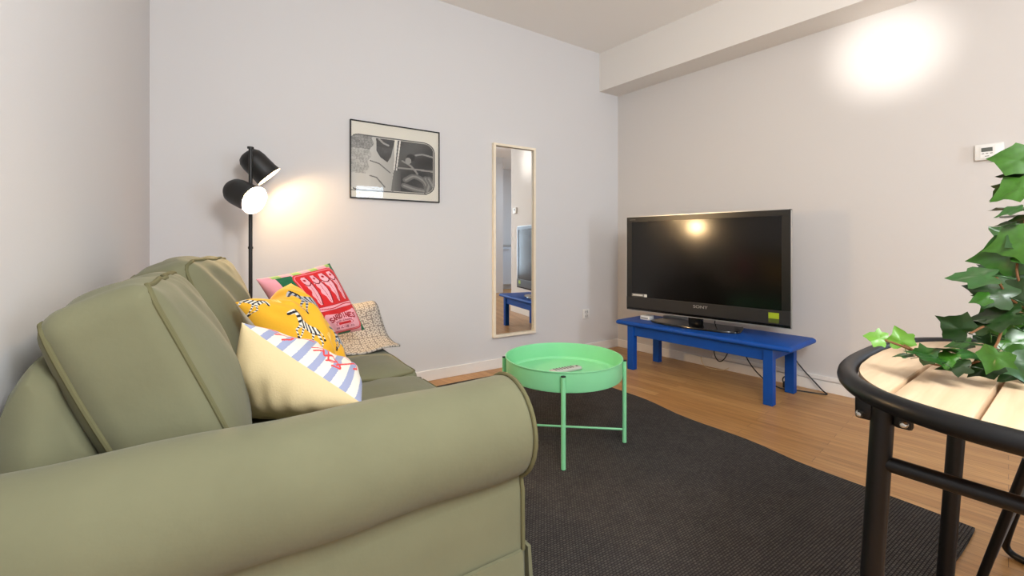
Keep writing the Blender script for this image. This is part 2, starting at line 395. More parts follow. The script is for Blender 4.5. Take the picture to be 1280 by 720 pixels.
# ------------------------------------------------------------------ sofa
AYN, AYF, AZ, AR = .965, 2.405, .53, .118
SX0, SX1 = -.325, .635
def arm_profile(yc, sgn, u, grow=0.):
    # sgn -1: outer side towards smaller y; u 0 back .. 1 front
    r = AR+grow; zc = AZ
    ycr = .062; zcr = .40-.03*(1-u)
    pts = []
    def add(dy, z): pts.append((yc+sgn*dy, z))
    # outer side from the bottom up to the crease
    for z in (.03, .14, .24, .32, zcr-.01): add(ycr+.010*(1-(z/.4))**2+grow, z)
    add(ycr-.004+grow, zcr)
    a0 = math.radians(-60); a1 = math.radians(235)
    for k in range(29):
        a = a0+(a1-a0)*k/28
        add(r*math.cos(a), zc+r*1.03*math.sin(a))
    add(-.09-grow, .38); add(-.09-grow, .03)
    return pts
def build_sofa():
    s = empty('sofa', (.15, 1.68, 0)); tag(s, 'sage green fabric two-seat sofa with rolled arms along the left wall', 'sofa')
    off = Vector((-.15, -1.68, 0))
    def V(x, y, z): return Vector((x, y, z))+off
    # frame / base body
    bm = bmesh.new(); add_box(bm, V(-.26, AYN+.07, .03), V(.595, AYF-.07, .325), .02, 3)
    new_obj('base', bm, M['sofa'], s)
    for yc, sg in ((AYN, -1), (AYF, 1)):
        bm = bmesh.new(); rings = []
        xs = [SX0+.02+(SX1-.03-SX0-.02)*k/14 for k in range(15)]
        for x in xs:
            u = (x-SX0)/(SX1-SX0)
            rings.append([V(x, y+.0018*math.sin(x*21+z*15), z+.0022*math.sin(x*17+y*9)) for y, z in arm_profile(yc, sg, u, .004*u)])
        for dx, g in ((.020, .002), (.028, -.006), (.031, -.016)):
            rings.append([V(xs[-1]+dx, y, z) for y, z in arm_profile(yc, sg, 1, g)])
        loft(bm, rings)
        a = new_obj('armrest', bm, M['sofa'], s, angle=60)
        bm = bmesh.new(); pr = arm_profile(yc, sg, 1, .006)
        add_tube(bm, [V(xs[-1]+.016, y, z) for y, z in pr[2:-1]], .0055, 8)
        new_obj('piping', bm, M['sofa_pipe'], a)
    # back
    bm = bmesh.new(); rings = []
    ny = 26
    for j in range(ny+1):
        v = j/ny; y = AYN+.118+(AYF-AYN-.236)*v
        e = min(v, 1-v)*ny/2.2; k = min(1, e); sh = .022*(1-math.sqrt(max(0, 1-(1-k)**2)))
        top = .785-sh*1.2+.004*math.sin(v*17)
        xa, xb = SX0+sh*.2, -.245-sh*.2
        p = []
        for (x, z) in ((xa, .03), (xa, .3), (xa, .6), (xa+.004, top-.05), (xa+.02, top-.018), (xa+.03, top-.002), ((xa+xb)/2, top+.002), (xb-.025, top-.004), (xb-.008, top-.016), (xb, top-.05), (xb+.09, .5), (xb+.11, .03)):
            p.append(V(x, y, z))
        rings.append(p)
    loft(bm, rings)
    new_obj('back', bm, M['sofa'], s, angle=180)
    # skirt
    bm = bmesh.new()
    def strip(a, b, nrm, flare):
        a, b, nrm = Vector(a), Vector(b), Vector(nrm); n = 20; R = []
        for k in range(n+1):
            p = a.lerp(b, k/n); w = .004*math.sin(k*1.7)
            prof = [(0, .245), (.009, .245), (.012+flare*.4+w*.4, .13), (.013+flare+w, .02), (flare+w-.001, .02), (flare*.4+w*.4, .13)]
            R.append([V(*(p+nrm*d))+Vector((0, 0, z)) for d, z in prof])
        loft(bm, R)
    strip((SX0+.03, AYN-.072, 0), (.612, AYN-.072, 0), (0, -1, 0), .02)
    strip((SX0+.03, AYF+.072, 0), (.612, AYF+.072, 0), (0, 1, 0), .02)
    strip((.632, AYN-.075, 0), (.632, AYN+.1, 0), (1, 0, 0), .015)
    strip((.604, AYN+.1, 0), (.604, AYF-.1, 0), (1, 0, 0), .015)
    strip((.632, AYF-.1, 0), (.632, AYF+.075, 0), (1, 0, 0), .015)
    new_obj('skirt', bm, M['sofa'], s, angle=60)
    # cushions: rounded box + bulge, deformed
    def cushion(name, ctr, half, rot, r, bulge, wr=.006, pipes='x', seed=1, extra=None):
        n = 26; hx, hy, hz = half
        mt = Matrix.Translation(Vector(ctr)+off) @ Euler(rot).to_matrix().to_4x4()
        rnd = random.Random(seed); ph = [rnd.uniform(0, 6) for _ in range(8)]
        def deform(p):
            x, y, z = p
            fx = max(0, 1-(y/hy)**2)*max(0, 1-(z/hz)**2); fy = max(0, 1-(x/hx)**2)*max(0, 1-(z/hz)**2); fz = max(0, 1-(x/hx)**2)*max(0, 1-(y/hy)**2)
            q = Vector((x+bulge[0]*(x/hx)*fx**.7, y+bulge[1]*(y/hy)*fy**.7, z+bulge[2]*(z/hz)*fz**.7))
            q.x += wr*math.sin(y*16+z*9+ph[0])*fx + wr*.6*math.sin(y*31+z*22+ph[1])*fx
            q.z += wr*math.sin(y*19+x*11+ph[2])*fz + wr*.5*math.sin(y*41-x*17+ph[3])*fz
            if pipes == 'x':
                e = math.exp(-max(0, hz-z)/.05)+.35*math.exp(-max(0, z+hz)/.04)
                q.x += .0055*e*math.sin(y*62+ph[4]+2*math.sin(y*13+ph[5]))*(1 if x > 0 else .6)
                q.z += .004*e*math.sin(y*43+ph[6])
                q.x += .004*fx*math.sin((y*1.2+z)*34+ph[7])*max(0, z/hz+.3)
            else:
                e = max(0, abs(y)/hy-.55)
                q.z += .010*e*math.sin(x*38+ph[4]+1.5*math.sin(x*9))+.004*math.sin(x*26+y*9+ph[5])*fz
            return mt @ q
        n = 44; bm = bmesh.new()
        bmesh.ops.create_cube(bm, size=2)
        bmesh.ops.subdivide_edges(bm, edges=bm.edges[:], cuts=n, use_grid_fill=True)
        for v in bm.verts:
            p = Vector((v.co.x*hx, v.co.y*hy, v.co.z*hz))
            c = Vector((max(-hx+r, min(hx-r, p.x)), max(-hy+r, min(hy-r, p.y)), max(-hz+r, min(hz-r, p.z))))
            d = p-c
            if d.length > 1e-9: p = c+d.normalized()*min(r, max(abs(d.x), abs(d.y), abs(d.z)))
            v.co = deform(p)
        o = new_obj(name, bm, M['sofa'], s, angle=180)
        bm = bmesh.new()
        k = r*.3
        if pipes == 'x':
            for sx in (-1, 1):
                pts = [deform((sx*(hx-k), a, b)) for a, b in resample(rounded_rect(hy-k*.9, hz-k*.9, r*.9), 90)]
                add_tube(bm, pts, .0055, 8, closed=True)
        else:
            for sz in (-1, 1):
                pts = [deform((a, b, sz*(hz-k))) for a, b in resample(rounded_rect(hx-k*.9, hy-k*.9, r*.9), 90)]
                add_tube(bm, pts, .005, 8, closed=True)
        new_obj('piping', bm, M['sofa_pipe'], o)
        return o
    cushion('seat_cushion', (.265, 1.375, .405), (.385, .298, .082), (0, 0, 0), .035, (.0, .0, .028), .004, 'z', 3)
    cushion('seat_cushion', (.275, 1.985, .405), (.385, .296, .082), (0, 0, 0), .035, (.0, .0, .028), .006, 'z', 4)
    # back cushions lean backwards
    cushion('back_cushion', (-.118, 1.362, .688), (.088, .287, .225), (0, math.radians(-23), math.radians(0)), .04, (.05, .012, .012), .006, 'x', 5)
    cushion('back_cushion', (-.062, 1.93, .715), (.085, .275, .225), (0, math.radians(-17), math.radians(-12)), .05, (.06, .012, .018), .009, 'x', 6)
    return s
def resample(poly, n):
    P = [Vector((*p, 0)) for p in poly]; P.append(P[0].copy()); L = [0]
    for a, b in zip(P, P[1:]): L.append(L[-1]+(b-a).length)
    out = []
    for k in range(n):
        t = L[-1]*k/n; i = 0
        while L[i+1] < t: i += 1
        q = P[i].lerp(P[i+1], (t-L[i])/max(1e-9, L[i+1]-L[i])); out.append((q.x, q.y))
    return out
build_sofa()

# ------------------------------------------------------------------ printed pillows
def seg_dist(S, T, ax, ay, bx, by):
    dx, dy = bx-ax, by-ay; L = dx*dx+dy*dy+1e-12
    k = np.clip(((S-ax)*dx+(T-ay)*dy)/L, 0, 1)
    return np.hypot(S-ax-k*dx, T-ay-k*dy)
def poly_dist(S, T, pts):
    d = np.full(S.shape, 9.)
    for a, b in zip(pts, pts[1:]): d = np.minimum(d, seg_dist(S, T, *a, *b))
    return d
def in_poly(S, T, pts):
    r = np.zeros(S.shape, bool); n = len(pts)
    for i in range(n):
        x1, y1 = pts[i]; x2, y2 = pts[(i+1) % n]
        c = ((y1 > T) != (y2 > T)) & (S < (x2-x1)*(T-y1)/((y2-y1) if y2 != y1 else 1e-9)+x1)
        r ^= c
    return r
def rr(S, T, x0, y0, x1, y1, r):
    cx, cy, hx, hy = (x0+x1)/2, (y0+y1)/2, (x1-x0)/2-r, (y1-y0)/2-r
    dx = np.maximum(np.abs(S-cx)-hx, 0); dy = np.maximum(np.abs(T-cy)-hy, 0)
    return np.hypot(dx, dy)-r
STROKES = {  # unit cell 0..1 wide, 0 top .. 1 bottom
 'S': [[(1, .12), (.7, 0), (.25, 0), (0, .2), (.15, .42), (.8, .56), (1, .78), (.75, 1), (.25, 1), (0, .88)]],
 'A': [[(0, 1), (.5, 0), (1, 1)], [(.18, .65), (.82, .65)]],
 'R': [[(0, 1), (0, 0), (.7, 0), (1, .22), (.7, .5), (0, .5)], [(.5, .5), (1, 1)]],
 'D': [[(0, 0), (0, 1), (.6, 1), (1, .65), (1, .35), (.6, 0), (0, 0)]],
 'I': [[(.5, 0), (.5, 1)]], 'N': [[(0, 1), (0, 0), (1, 1), (1, 0)]],
 'E': [[(1, 0), (0, 0), (0, 1), (1, 1)], [(0, .5), (.8, .5)]],
 'W': [[(0, 0), (.25, 1), (.5, .3), (.75, 1), (1, 0)]], 'L': [[(0, 0), (0, 1), (1, 1)]],
 'C': [[(1, .15), (.6, 0), (.2, .15), (0, .5), (.2, .85), (.6, 1), (1, .85)]],
 'U': [[(0, 0), (0, .75), (.3, 1), (.7, 1), (1, .75), (1, 0)]], 'G': [[(1, .15), (.6, 0), (.2, .15), (0, .5), (.2, .85), (.6, 1), (1, .85), (1, .55), (.6, .55)]],
 'H': [[(0, 0), (0, 1)], [(1, 0), (1, 1)], [(0, .5), (1, .5)]], 'T': [[(0, 0), (1, 0)], [(.5, 0), (.5, 1)]],
 'O': [[(.5, 0), (.1, .2), (0, .5), (.1, .8), (.5, 1), (.9, .8), (1, .5), (.9, .2), (.5, 0)]], 'V': [[(0, 0), (.5, 1), (1, 0)]], ' ': []}
def arc_text(S, T, txt, cx, cy, rad, w, h, gap, wid):
    m = np.zeros(S.shape, bool); n = len(txt); tot = n*w+(n-1)*gap
    for i, ch in enumerate(txt):
        x = -tot/2+i*(w+gap)+w/2; a = x/rad
        ox, oy = cx+rad*math.sin(a), cy+rad*(1-math.cos(a))
        for st in STROKES[ch]:
            pts = []
            for px, py in st:
                lx, ly = (px-.5)*w, (py-.5)*h
                pts.append((ox+lx*math.cos(a)-ly*math.sin(a), oy+lx*math.sin(a)+ly*math.cos(a)))
            m |= poly_dist(S, T, pts) < wid
    return m
def paint(shape, base):
    a = np.empty(shape+(3,)); a[:] = lin(base); return a
def sardine_print(S, T):
    pink, green, red, lime = (232, 158, 168), (24, 98, 62), (206, 30, 34), (150, 180, 96)
    C = paint(S.shape, pink)
    st = ((S*5.2-.62*0) % 2) ; C[(st > .85) & (st < 1.85)] = lin(green)
    C[(T < .035)] = lin(pink); C[(T < .04) & (((S*4) % 1) > .55)] = lin(lime)
    C[(S > .955)] = lin(green)
    tin = rr(S, T, .32, .04, .955, .955, .09); C[tin < 0] = lin(red)
    C[(tin < -.012) & (tin > -.024)] = lin((236, 120, 130))
    inn = rr(S, T, .40, .085, .915, .53, .06)
    # fish
    fx = [.455, .59, .72, .85]
    for k, x in enumerate(fx):
        y0, y1 = .09, .505
        tt = (T-y0)/(y1-y0)
        wv = .05*np.clip(np.sin(np.clip(tt, 0, 1)*PI*.86+.35), 0, 1)+.012
        cx = x-.012+.02*tt
        body = (tt > 0) & (tt < 1) & (S < cx+wv) & (S > cx-wv*np.where(tt < .3, 1, .55+.15*np.sin(tt*22))) & (inn < .0)
        C[body] = lin((238, 168, 178))
        line = np.abs(S-(cx+wv)) < .007; C[line & (tt > .02) & (tt < 1) & (inn < 0)] = lin((120, 18, 28))
        C[(np.abs(S-(cx+wv*.15)) < .004) & (tt > .34) & (tt < .95) & (((T*60) % 1) > .4) & body] = lin((150, 40, 50))
        gill = np.abs(np.hypot((S-cx)*1.1, (T-(y0+.06))*.9)-.062) < .007; C[gill & (T > y0+.075) & body] = lin((120, 18, 28))
        e = np.hypot(S-cx+.004, T-y0-.05); C[e < .018] = lin((200, 50, 60)); C[e < .008] = lin((90, 10, 20))
    # rolled lid
    lid = rr(S, T, .39, .535, .93, .60, .03); C[lid < 0] = lin((236, 160, 170)); C[np.abs(lid) < .005] = lin((170, 24, 34))
    C[(np.abs(T-.568-.01*np.sin(S*14)) < .006) & (lid < 0)] = lin((190, 34, 44))
    pan = rr(S, T, .405, .635, .915, .925, .05); pan = np.maximum(pan, (.65+.02*np.cos((S-.66)*8))-T)
    C[pan < 0] = lin((236, 164, 174)); 
    C[arc_text(S, T, 'SARDINES', .66, .705, .52, .036, .062, .018, .0085)] = lin((160, 30, 44))
    C[arc_text(S, T, 'WILD CAUGHT', .66, .775, .5, .016, .022, .008, .0035)] = lin((150, 60, 80))
    C[(rr(S, T, .57, .80, .76, .835, .016) < 0)] = lin((200, 34, 40))
    C[np.abs(np.hypot((S-.665)/.135, (T-.818)/.036)-1) < .06] = lin((200, 90, 100))
    C[arc_text(S, T, 'IN OLIVE OIL', .66, .88, -3, .016, .022, .008, .0035)] = lin((150, 60, 80))
    return C
def zebra(C, S, T, ox, oy, sc, ang, flip=1, grey=False):
    ca, sa = math.cos(ang), math.sin(ang)
    u = ((S-ox)*ca+(T-oy)*sa)/sc*flip; v = (-(S-ox)*sa+(T-oy)*ca)/sc
    def cap(a, b, r0, r1):
        dx, dy = b[0]-a[0], b[1]-a[1]; k = np.clip(((u-a[0])*dx+(v-a[1])*dy)/(dx*dx+dy*dy), 0, 1)
        return np.hypot(u-a[0]-k*dx, v-a[1]-k*dy)-(r0+(r1-r0)*k)
    body = np.minimum(cap((-.5, .02), (.42, -.02), .26, .25), cap((.42, -.08), (.78, -.52), .23, .15))
    head = cap((.78, -.56), (1.12, -.30), .15, .10)
    legs = np.minimum.reduce([cap((-.6, .15), (-.95, .62), .1, .04), cap((-.95, .62), (-.85, 1.0), .04, .035), cap((-.4, .2), (-.35, .62), .1, .045), cap((-.35, .62), (-.55, .95), .045, .035),
                              cap((.45, .15), (.75, .55), .09, .045), cap((.75, .55), (.6, .9), .045, .035), cap((.3, .2), (.42, .65), .09, .045), cap((.42, .65), (.55, 1.02), .04, .035)])
    tail = cap((-.74, -.05), (-1.0, .35), .035, .03)
    d = np.minimum.reduce([body, head, legs, tail])
    ph = np.where(u > .45, (u*.6-v*.8)*23, u*24+np.sin(v*7)*1.6)
    ph = np.where((legs < body) & (legs < head), v*34, ph)
    st = np.sin(ph) > .12
    C[d < 0] = lin((226, 220, 208) if not grey else (176, 176, 178)); C[(d < 0) & st] = lin((26, 26, 32) if not grey else (52, 54, 62))
    mane = cap((.40, -.34), (.74, -.72), .05, .05); C[mane < 0] = lin((22, 20, 22))
    for hx, hy in ((-.85, 1.02), (-.56, .98), (.6, .93), (.56, 1.05), (1.16, -.26), (-1.02, .42)):
        C[np.hypot(u-hx, v-hy) < .07] = lin((30, 20, 18))
def zebra_print(S, T):
    C = paint(S.shape, (232, 172, 38))
    zebra(C, S, T, .70, .27, .19, .55, -1, True)
    zebra(C, S, T, .08, .05, .12, 1.2, 1)
    zebra(C, S, T, .34, .50, .18, .75, -1)
    zebra(C, S, T, .84, .76, .17, .9, -1, True)
    zebra(C, S, T, .24, .88, .13, .3, 1)
    for a in ((.56, .70), (.30, .18)):
        for q in (-.5, 0, .5): C[seg_dist(S, T, a[0], a[1], a[0]+.05*math.sin(q), a[1]-.07*math.cos(q)) < .005] = lin((240, 214, 130))
    return C
def stripe_print(S, T):
    C = paint(S.shape, (222, 216, 204)); blue = lin((150, 156, 186)); red = lin((222, 60, 58))
    w = S+.05*np.sin(T*5)+.10*T
    ph = (w*7.6-.15) % 1
    C[ph < .44] = blue
    for pts in ([(.02, .03), (.12, .10), (.25, .14), (.40, .30)], [(.20, .06), (.26, .20), (.30, .10), (.27, .04)], [(.45, .14), (.50, .22), (.56, .14), (.60, .30), (.66, .20), (.62, .12), (.56, .24), (.50, .34), (.60, .46)],
                [(.60, .10), (.64, .18), (.72, .12), (.66, .08)], [(.68, .12), (.74, .30), (.78, .44), (.82, .40), (.80, .30)], [(.10, .45), (.3, .5), (.45, .42), (.6, .6), (.8, .55)], [(.48, .10), (.52, .17)]):
        C[poly_dist(S, T*1.9-.0, [tuple(p)[:2] for p in catmull([(*q, 0) for q in pts], 8)]) < .0095] = red
    return C
def plain(rgb):
    return lambda S, T: paint(S.shape, rgb)
def pillow(name, TL, TR, BR, BL_, thick, fn, back_rgb, label, N=250, pinch=.045, flip=False, fold=None, group=None, base=None):
    TL, TR, BR, BL_ = map(Vector, (TL, TR, BR, BL_))
    nrm = (TR-TL).cross(BL_-TL).normalized()
    if not flip: nrm = -nrm
    g = np.linspace(0, 1, N+1); S, T = np.meshgrid(g, g, indexing='ij')
    a, b = 2*S-1, 2*T-1
    s2 = .5+.5*(a*(1-pinch*(1-b*b)*np.abs(a)**2)); t2 = .5+.5*(b*(1-pinch*(1-a*a)*np.abs(b)**2))
    P = lambda v: np.array(v)[None, None, :]
    base_p = P(TL)*((1-s2)*(1-t2))[..., None]+P(TR)*(s2*(1-t2))[..., None]+P(BR)*(s2*t2)[..., None]+P(BL_)*((1-s2)*t2)[..., None]
    hgt = thick/2*((1-np.abs(a)**2.6)*(1-np.abs(b)**2.6))**.55
    wr = .10*thick*np.sin(a*7+b*5)*(1-a*a)*(1-b*b)*(.4+.6*np.abs(a*b))+.05*thick*np.sin(a*17-b*9)*(1-a*a)*(1-b*b)*np.abs(b)
    F = base_p+P(nrm)*(hgt+wr)[..., None]; Bk = base_p-P(nrm)*(hgt-wr*.5)[..., None]
    if fold is not None:
        d = fold(S, T); F += d[..., None, :] if d.ndim == 2 else d; Bk += d
    ctr = (TL+TR+BR+BL_)/4; lo = min(TL.z, TR.z, BR.z, BL_.z)
    org = np.array((ctr.x, ctr.y, lo))
    verts = np.concatenate([(F-org).reshape(-1, 3), (Bk-org).reshape(-1, 3)])
    idx = np.arange((N+1)**2).reshape(N+1, N+1); M1 = (N+1)**2
    bidx = idx+M1
    edge = np.zeros((N+1, N+1), bool); edge[0, :] = edge[-1, :] = edge[:, 0] = edge[:, -1] = True
    bidx = np.where(edge, idx, bidx)
    q1 = np.stack([idx[:-1, :-1], idx[1:, :-1], idx[1:, 1:], idx[:-1, 1:]], -1).reshape(-1, 4)
    q2 = np.stack([bidx[:-1, :-1], bidx[:-1, 1:], bidx[1:, 1:], bidx[1:, :-1]], -1).reshape(-1, 4)
    faces = np.concatenate([q1, q2])
    used = np.zeros(len(verts), bool); used[faces.ravel()] = True; remap = np.cumsum(used)-1
    me = bpy.data.meshes.new(name); me.from_pydata(verts[used].tolist(), [], remap[faces].tolist())
    gc = (g[:-1]+g[1:])/2; Sc, Tc = np.meshgrid(gc, gc, indexing='ij')
    cf = fn(Sc, Tc).reshape(-1, 3); cb = paint(Sc.shape, back_rgb).reshape(-1, 3)
    col = np.concatenate([cf, cb]); col = np.concatenate([col, np.ones((len(col), 1))], 1)
    at_ = me.color_attributes.new('print', 'FLOAT_COLOR', 'CORNER')
    at_.data.foreach_set('color', np.repeat(col, 4, axis=0).ravel().astype(np.float32))
    me.materials.append(M['print']); me.polygons.foreach_set('use_smooth', [True]*len(me.polygons))
    o = bpy.data.objects.new(name, me); COL.objects.link(o); o.location = org
    tag(o, label, 'cushion', group)
    return o
# sardine pillow leaning between far arm and back
pillow('printed_pillow', at(320, 349, 1.70), at(412, 329, 1.97), at(456, 412, 2.03), at(372, 434, 1.80), .15, sardine_print, (214, 150, 158),
       'pink pillow printed with a red sardine tin, green striped border, furthest along the sofa')
pillow('printed_pillow', at(294, 378, 1.40), at(364, 354, 1.66), at(437, 464, 1.66), at(384, 492, 1.42), .19, zebra_print, (230, 214, 190),
       'mustard yellow pillow printed with zebras, middle of the three sofa pillows', fold=lambda S, T: np.array((0, 0, -1.))[None, None, :]*(.035*np.exp(-((S-.45)/.16)**2)*np.exp(-(T/.16)**2))[..., None])
pillow('printed_pillow', at(302, 403, 1.12), at(452, 504, 1.12), Vector((.335, 1.43, .535)), Vector((.05, 1.52, .505)), .23, stripe_print, (212, 192, 148),
       'cream pillow with blue stripes and red scribbled motif, nearest to the sofa arm', flip=True)

# ------------------------------------------------------------------ throw on the far arm
def build_throw():
    bm = bmesh.new(); uvl = bm.loops.layers.uv.new('UVMap')
    # section in (y,z) from outside of the arm over its top, sliding down to the seat
    sec = catmull([(0, AYF+.128, .44), (0, AYF+.134, .56), (0, AYF+.10, .655), (0, AYF+.02, .688), (0, AYF-.07, .672), (0, AYF-.14, .60), (0, AYF-.21, .545), (0, AYF-.30, .522), (0, AYF-.37, .516)], 6)
    L = [0]
    for p, q in zip(sec, sec[1:]): L.append(L[-1]+(q-p).length)
    nx = 34; G = []
    for i in range(nx+1):
        u = i/nx; row = []
        for k, p in enumerate(sec):
            w = k/(len(sec)-1)
            x = .10+u*(.55+.05*w)
            dz = .004*math.sin(u*19+w*4)+.004*math.sin(u*7+w*13)
            row.append((Vector((x, p.y+.006*math.sin(u*11+w*3)-.05*w*w*(1-u), p.z+dz+.004)), (x, L[k])))
        G.append(row)
    c = Vector((.38, AYF-.1, .55))
    Vt = [[bm.verts.new(p-c) for p, _ in r] for r in G]
    for i in range(nx):
        for k in range(len(sec)-1):
            f = bm.faces.new((Vt[i][k], Vt[i+1][k], Vt[i+1][k+1], Vt[i][k+1]))
            for lp, uv in zip(f.loops, (G[i][k][1], G[i+1][k][1], G[i+1][k+1][1], G[i][k+1][1])): lp[uvl].uv = uv
    o = new_obj('throw_blanket', bm, M['throw'], angle=180); o.location = c
    md = o.modifiers.new('thick', 'SOLIDIFY'); md.thickness = .008; md.offset = 1
    tag(o, 'beige throw with a woven ring pattern draped over the far sofa arm', 'blanket')
build_throw()

# ------------------------------------------------------------------ floor lamp
def build_lamp():
    LX, LY = .112, 2.74
    r = empty('floor_lamp', (LX, LY, 0)); tag(r, 'black floor lamp with two lit spot heads behind the sofa', 'lamp')
    bm = bmesh.new(); lathe(bm, [(0, 0), (.125, 0), (.128, .006), (.125, .016), (.02, .022), (0, .022)]); new_obj('base', bm, M['lampblack'], r)
    bm = bmesh.new(); add_tube(bm, [(0, 0, .02), (0, 0, 1.52)], .0095, 14); new_obj('pole', bm, M['lampblack'], r)
    bm = bmesh.new(); lathe(bm, [(0, 1.518), (.016, 1.518), (.016, 1.528), (0, 1.53)], 20); new_obj('pole_cap', bm, M['lampblack'], r)
    bm = bmesh.new(); lathe(bm, [(.0096, .978), (.0125, .978), (.0125, .99), (.0096, .99)], 20); new_obj('collar', bm, M['lampblack'], r)
    def head(center_px, f, comp, energy):
        m0 = at(*center_px, f); view = (Vector((0, 0, 1))-m0).normalized()
        side = Vector((0, 0, 1)).cross(view).normalized(); up = view.cross(side)
        axis = (side*comp[0]+up*comp[1]+view*comp[2]).normalized()
        mouth = m0-Vector((LX, LY, 0))
        q = Vector((0, 0, 1)).rotation_difference(axis).to_matrix().to_4x4()
        # profile: z from back cap (-.17) to the mouth (0)
        mt = Matrix.Translation(mouth) @ q
        out = [(0, -.170), (.03, -.168), (.05, -.158), (.064, -.138), (.069, -.11), (.070, -.03), (.073, -.008), (.076, 0)]
        inn = [(.0735, 0), (.0705, -.01), (.067, -.03), (.066, -.11), (.06, -.134), (.045, -.152), (0, -.160)]
        bm = bmesh.new(); lathe(bm, out, 40, mtx=mt); sh = new_obj('lamp_shade', bm, M['lampblack'], r)
        bm = bmesh.new(); lathe(bm, [out[-1]]+inn, 40, mtx=mt); new_obj('shade_lining', bm, M['white_in'], sh)
        bm = bmesh.new(); lathe(bm, [(0, -.155), (.016, -.155), (.016, -.135), (.026, -.12), (.030, -.105), (.026, -.09), (.014, -.081), (0, -.079)], 24, mtx=mt); new_obj('bulb', bm, M['bulb'], sh)
        # swivel joint to the pole
        back = mt @ Vector((0, 0, -.13)); side_ = Vector((0, 0, back.z))
        bm = bmesh.new(); add_tube(bm, [back, Vector((0, 0, back.z+.012))], .009, 12); new_obj('swivel_joint', bm, M['lampblack'], r)
        ld = bpy.data.lights.new('lamp_bulb', 'POINT'); ld.energy = energy; ld.color = (1, .69, .36); ld.shadow_soft_size = .02
        lo = bpy.data.objects.new('lamp_bulb', ld); COL.objects.link(lo); lo.location = mt @ Vector((0, 0, -.05)) + Vector((LX, LY, 0))
    head((336.5, 221), 2.48, (.66, -.70, .10), 9)
    head((318.5, 250.5), 2.24, (.66, -.34, .66), 50)
build_lamp()

# ------------------------------------------------------------------ framed photo
def photo_print(S, T):
    C = paint(S.shape, (196, 192, 180))
    n = np.sin(S*190+np.sin(T*97)*3)*np.sin(T*230+np.cos(S*71)*4)*.5+.5
    def setg(m, g): C[m] = np.array([lin((v, v*.99, v*.955)) for v in np.asarray(g if np.ndim(g) else np.full(S.shape, g))[m]]) if np.any(m) else 0
    outer = rr(S, T, -.04, .17, .945, .90, .13)
    # scenery on the left
    sc = (outer < 0) & (S < .26-.06*(T-.2)/.6) & (T < .70+.05*np.sin(S*14))
    setg(sc, 84+60*n+34*(T > .35)+26*(np.random.RandomState(3).rand(*S.shape)-.5))
    # pale door panel
    door = (outer < 0) & (S > .235-.075*(T-.2)/.5-.015*np.sin(T*40)) & (S < .47); setg(door, 172-30*np.clip((S-.2)/.3, 0, 1)+0*T)
    setg((outer < 0) & (S <= .2) & (T > .68), 176)
    # small window in the door
    win = in_poly(S, T, [(.265, .19), (.475, .19), (.43, .42), (.39, .50), (.31, .44), (.27, .36)]); setg(win, 40+26*n*(T > .3))
    setg(poly_dist(S, T, [(.30, .2), (.35, .25), (.40, .27)]) < .012, 130)
    # door pillar and dark big window
    big = (outer < -.012) & (S > .50-.06*(T-.2)/.6); setg(big, 44+18*np.sin(S*9+T*7)+10*n)
    for a in ((.50, .18, .44, .90), (.535, .18, .46, .90)): setg(seg_dist(S, T, *a) < .008, 190)
    setg(seg_dist(S, T, .515, .2, .45, .9) < .006, 60)
    # reflections and drapery in the dark window
    for k, pts in enumerate(([(.72, .36), (.80, .34), (.92, .36)], [(.50, .56), (.70, .56), (.93, .57)], [(.56, .46), (.66, .52), (.74, .62)], [(.6, .72), (.7, .66), (.82, .72), (.86, .82)], [(.58, .8), (.7, .84), (.82, .86)], [(.84, .68), (.88, .76), (.86, .86)], [(.88, .68), (.93, .78)])):
        d = poly_dist(S, T, [tuple(p)[:2] for p in catmull([(*q, 0) for q in pts], 6)]); setg(big & (d < .012), 118); setg(big & (d < .035) & (d >= .012) & (k > 2), 86)
    setg(big & (np.hypot((S-.63)/.035, (T-.45)/.045) < 1), 128); setg(big & (np.hypot((S-.66)/.05, (T-.40)/.05) < 1) & (np.hypot((S-.63)/.035, (T-.45)/.045) >= 1), 26)
    setg(big & (S < .54) & (T > .6), 92-30*np.clip((S-.46)/.08, 0, 1))
    setg((np.abs(outer) < .008) & (S > .02), 70)
    setg(poly_dist(S, T, [(.2, .50), (.3, .53), (.42, .64)]) < .007, 80); setg(poly_dist(S, T, [(.2, .70), (.27, .72), (.36, .84)]) < .008, 90)
    setg(seg_dist(S, T, 0, .905, .85, .905) < .006, 70)
    return C
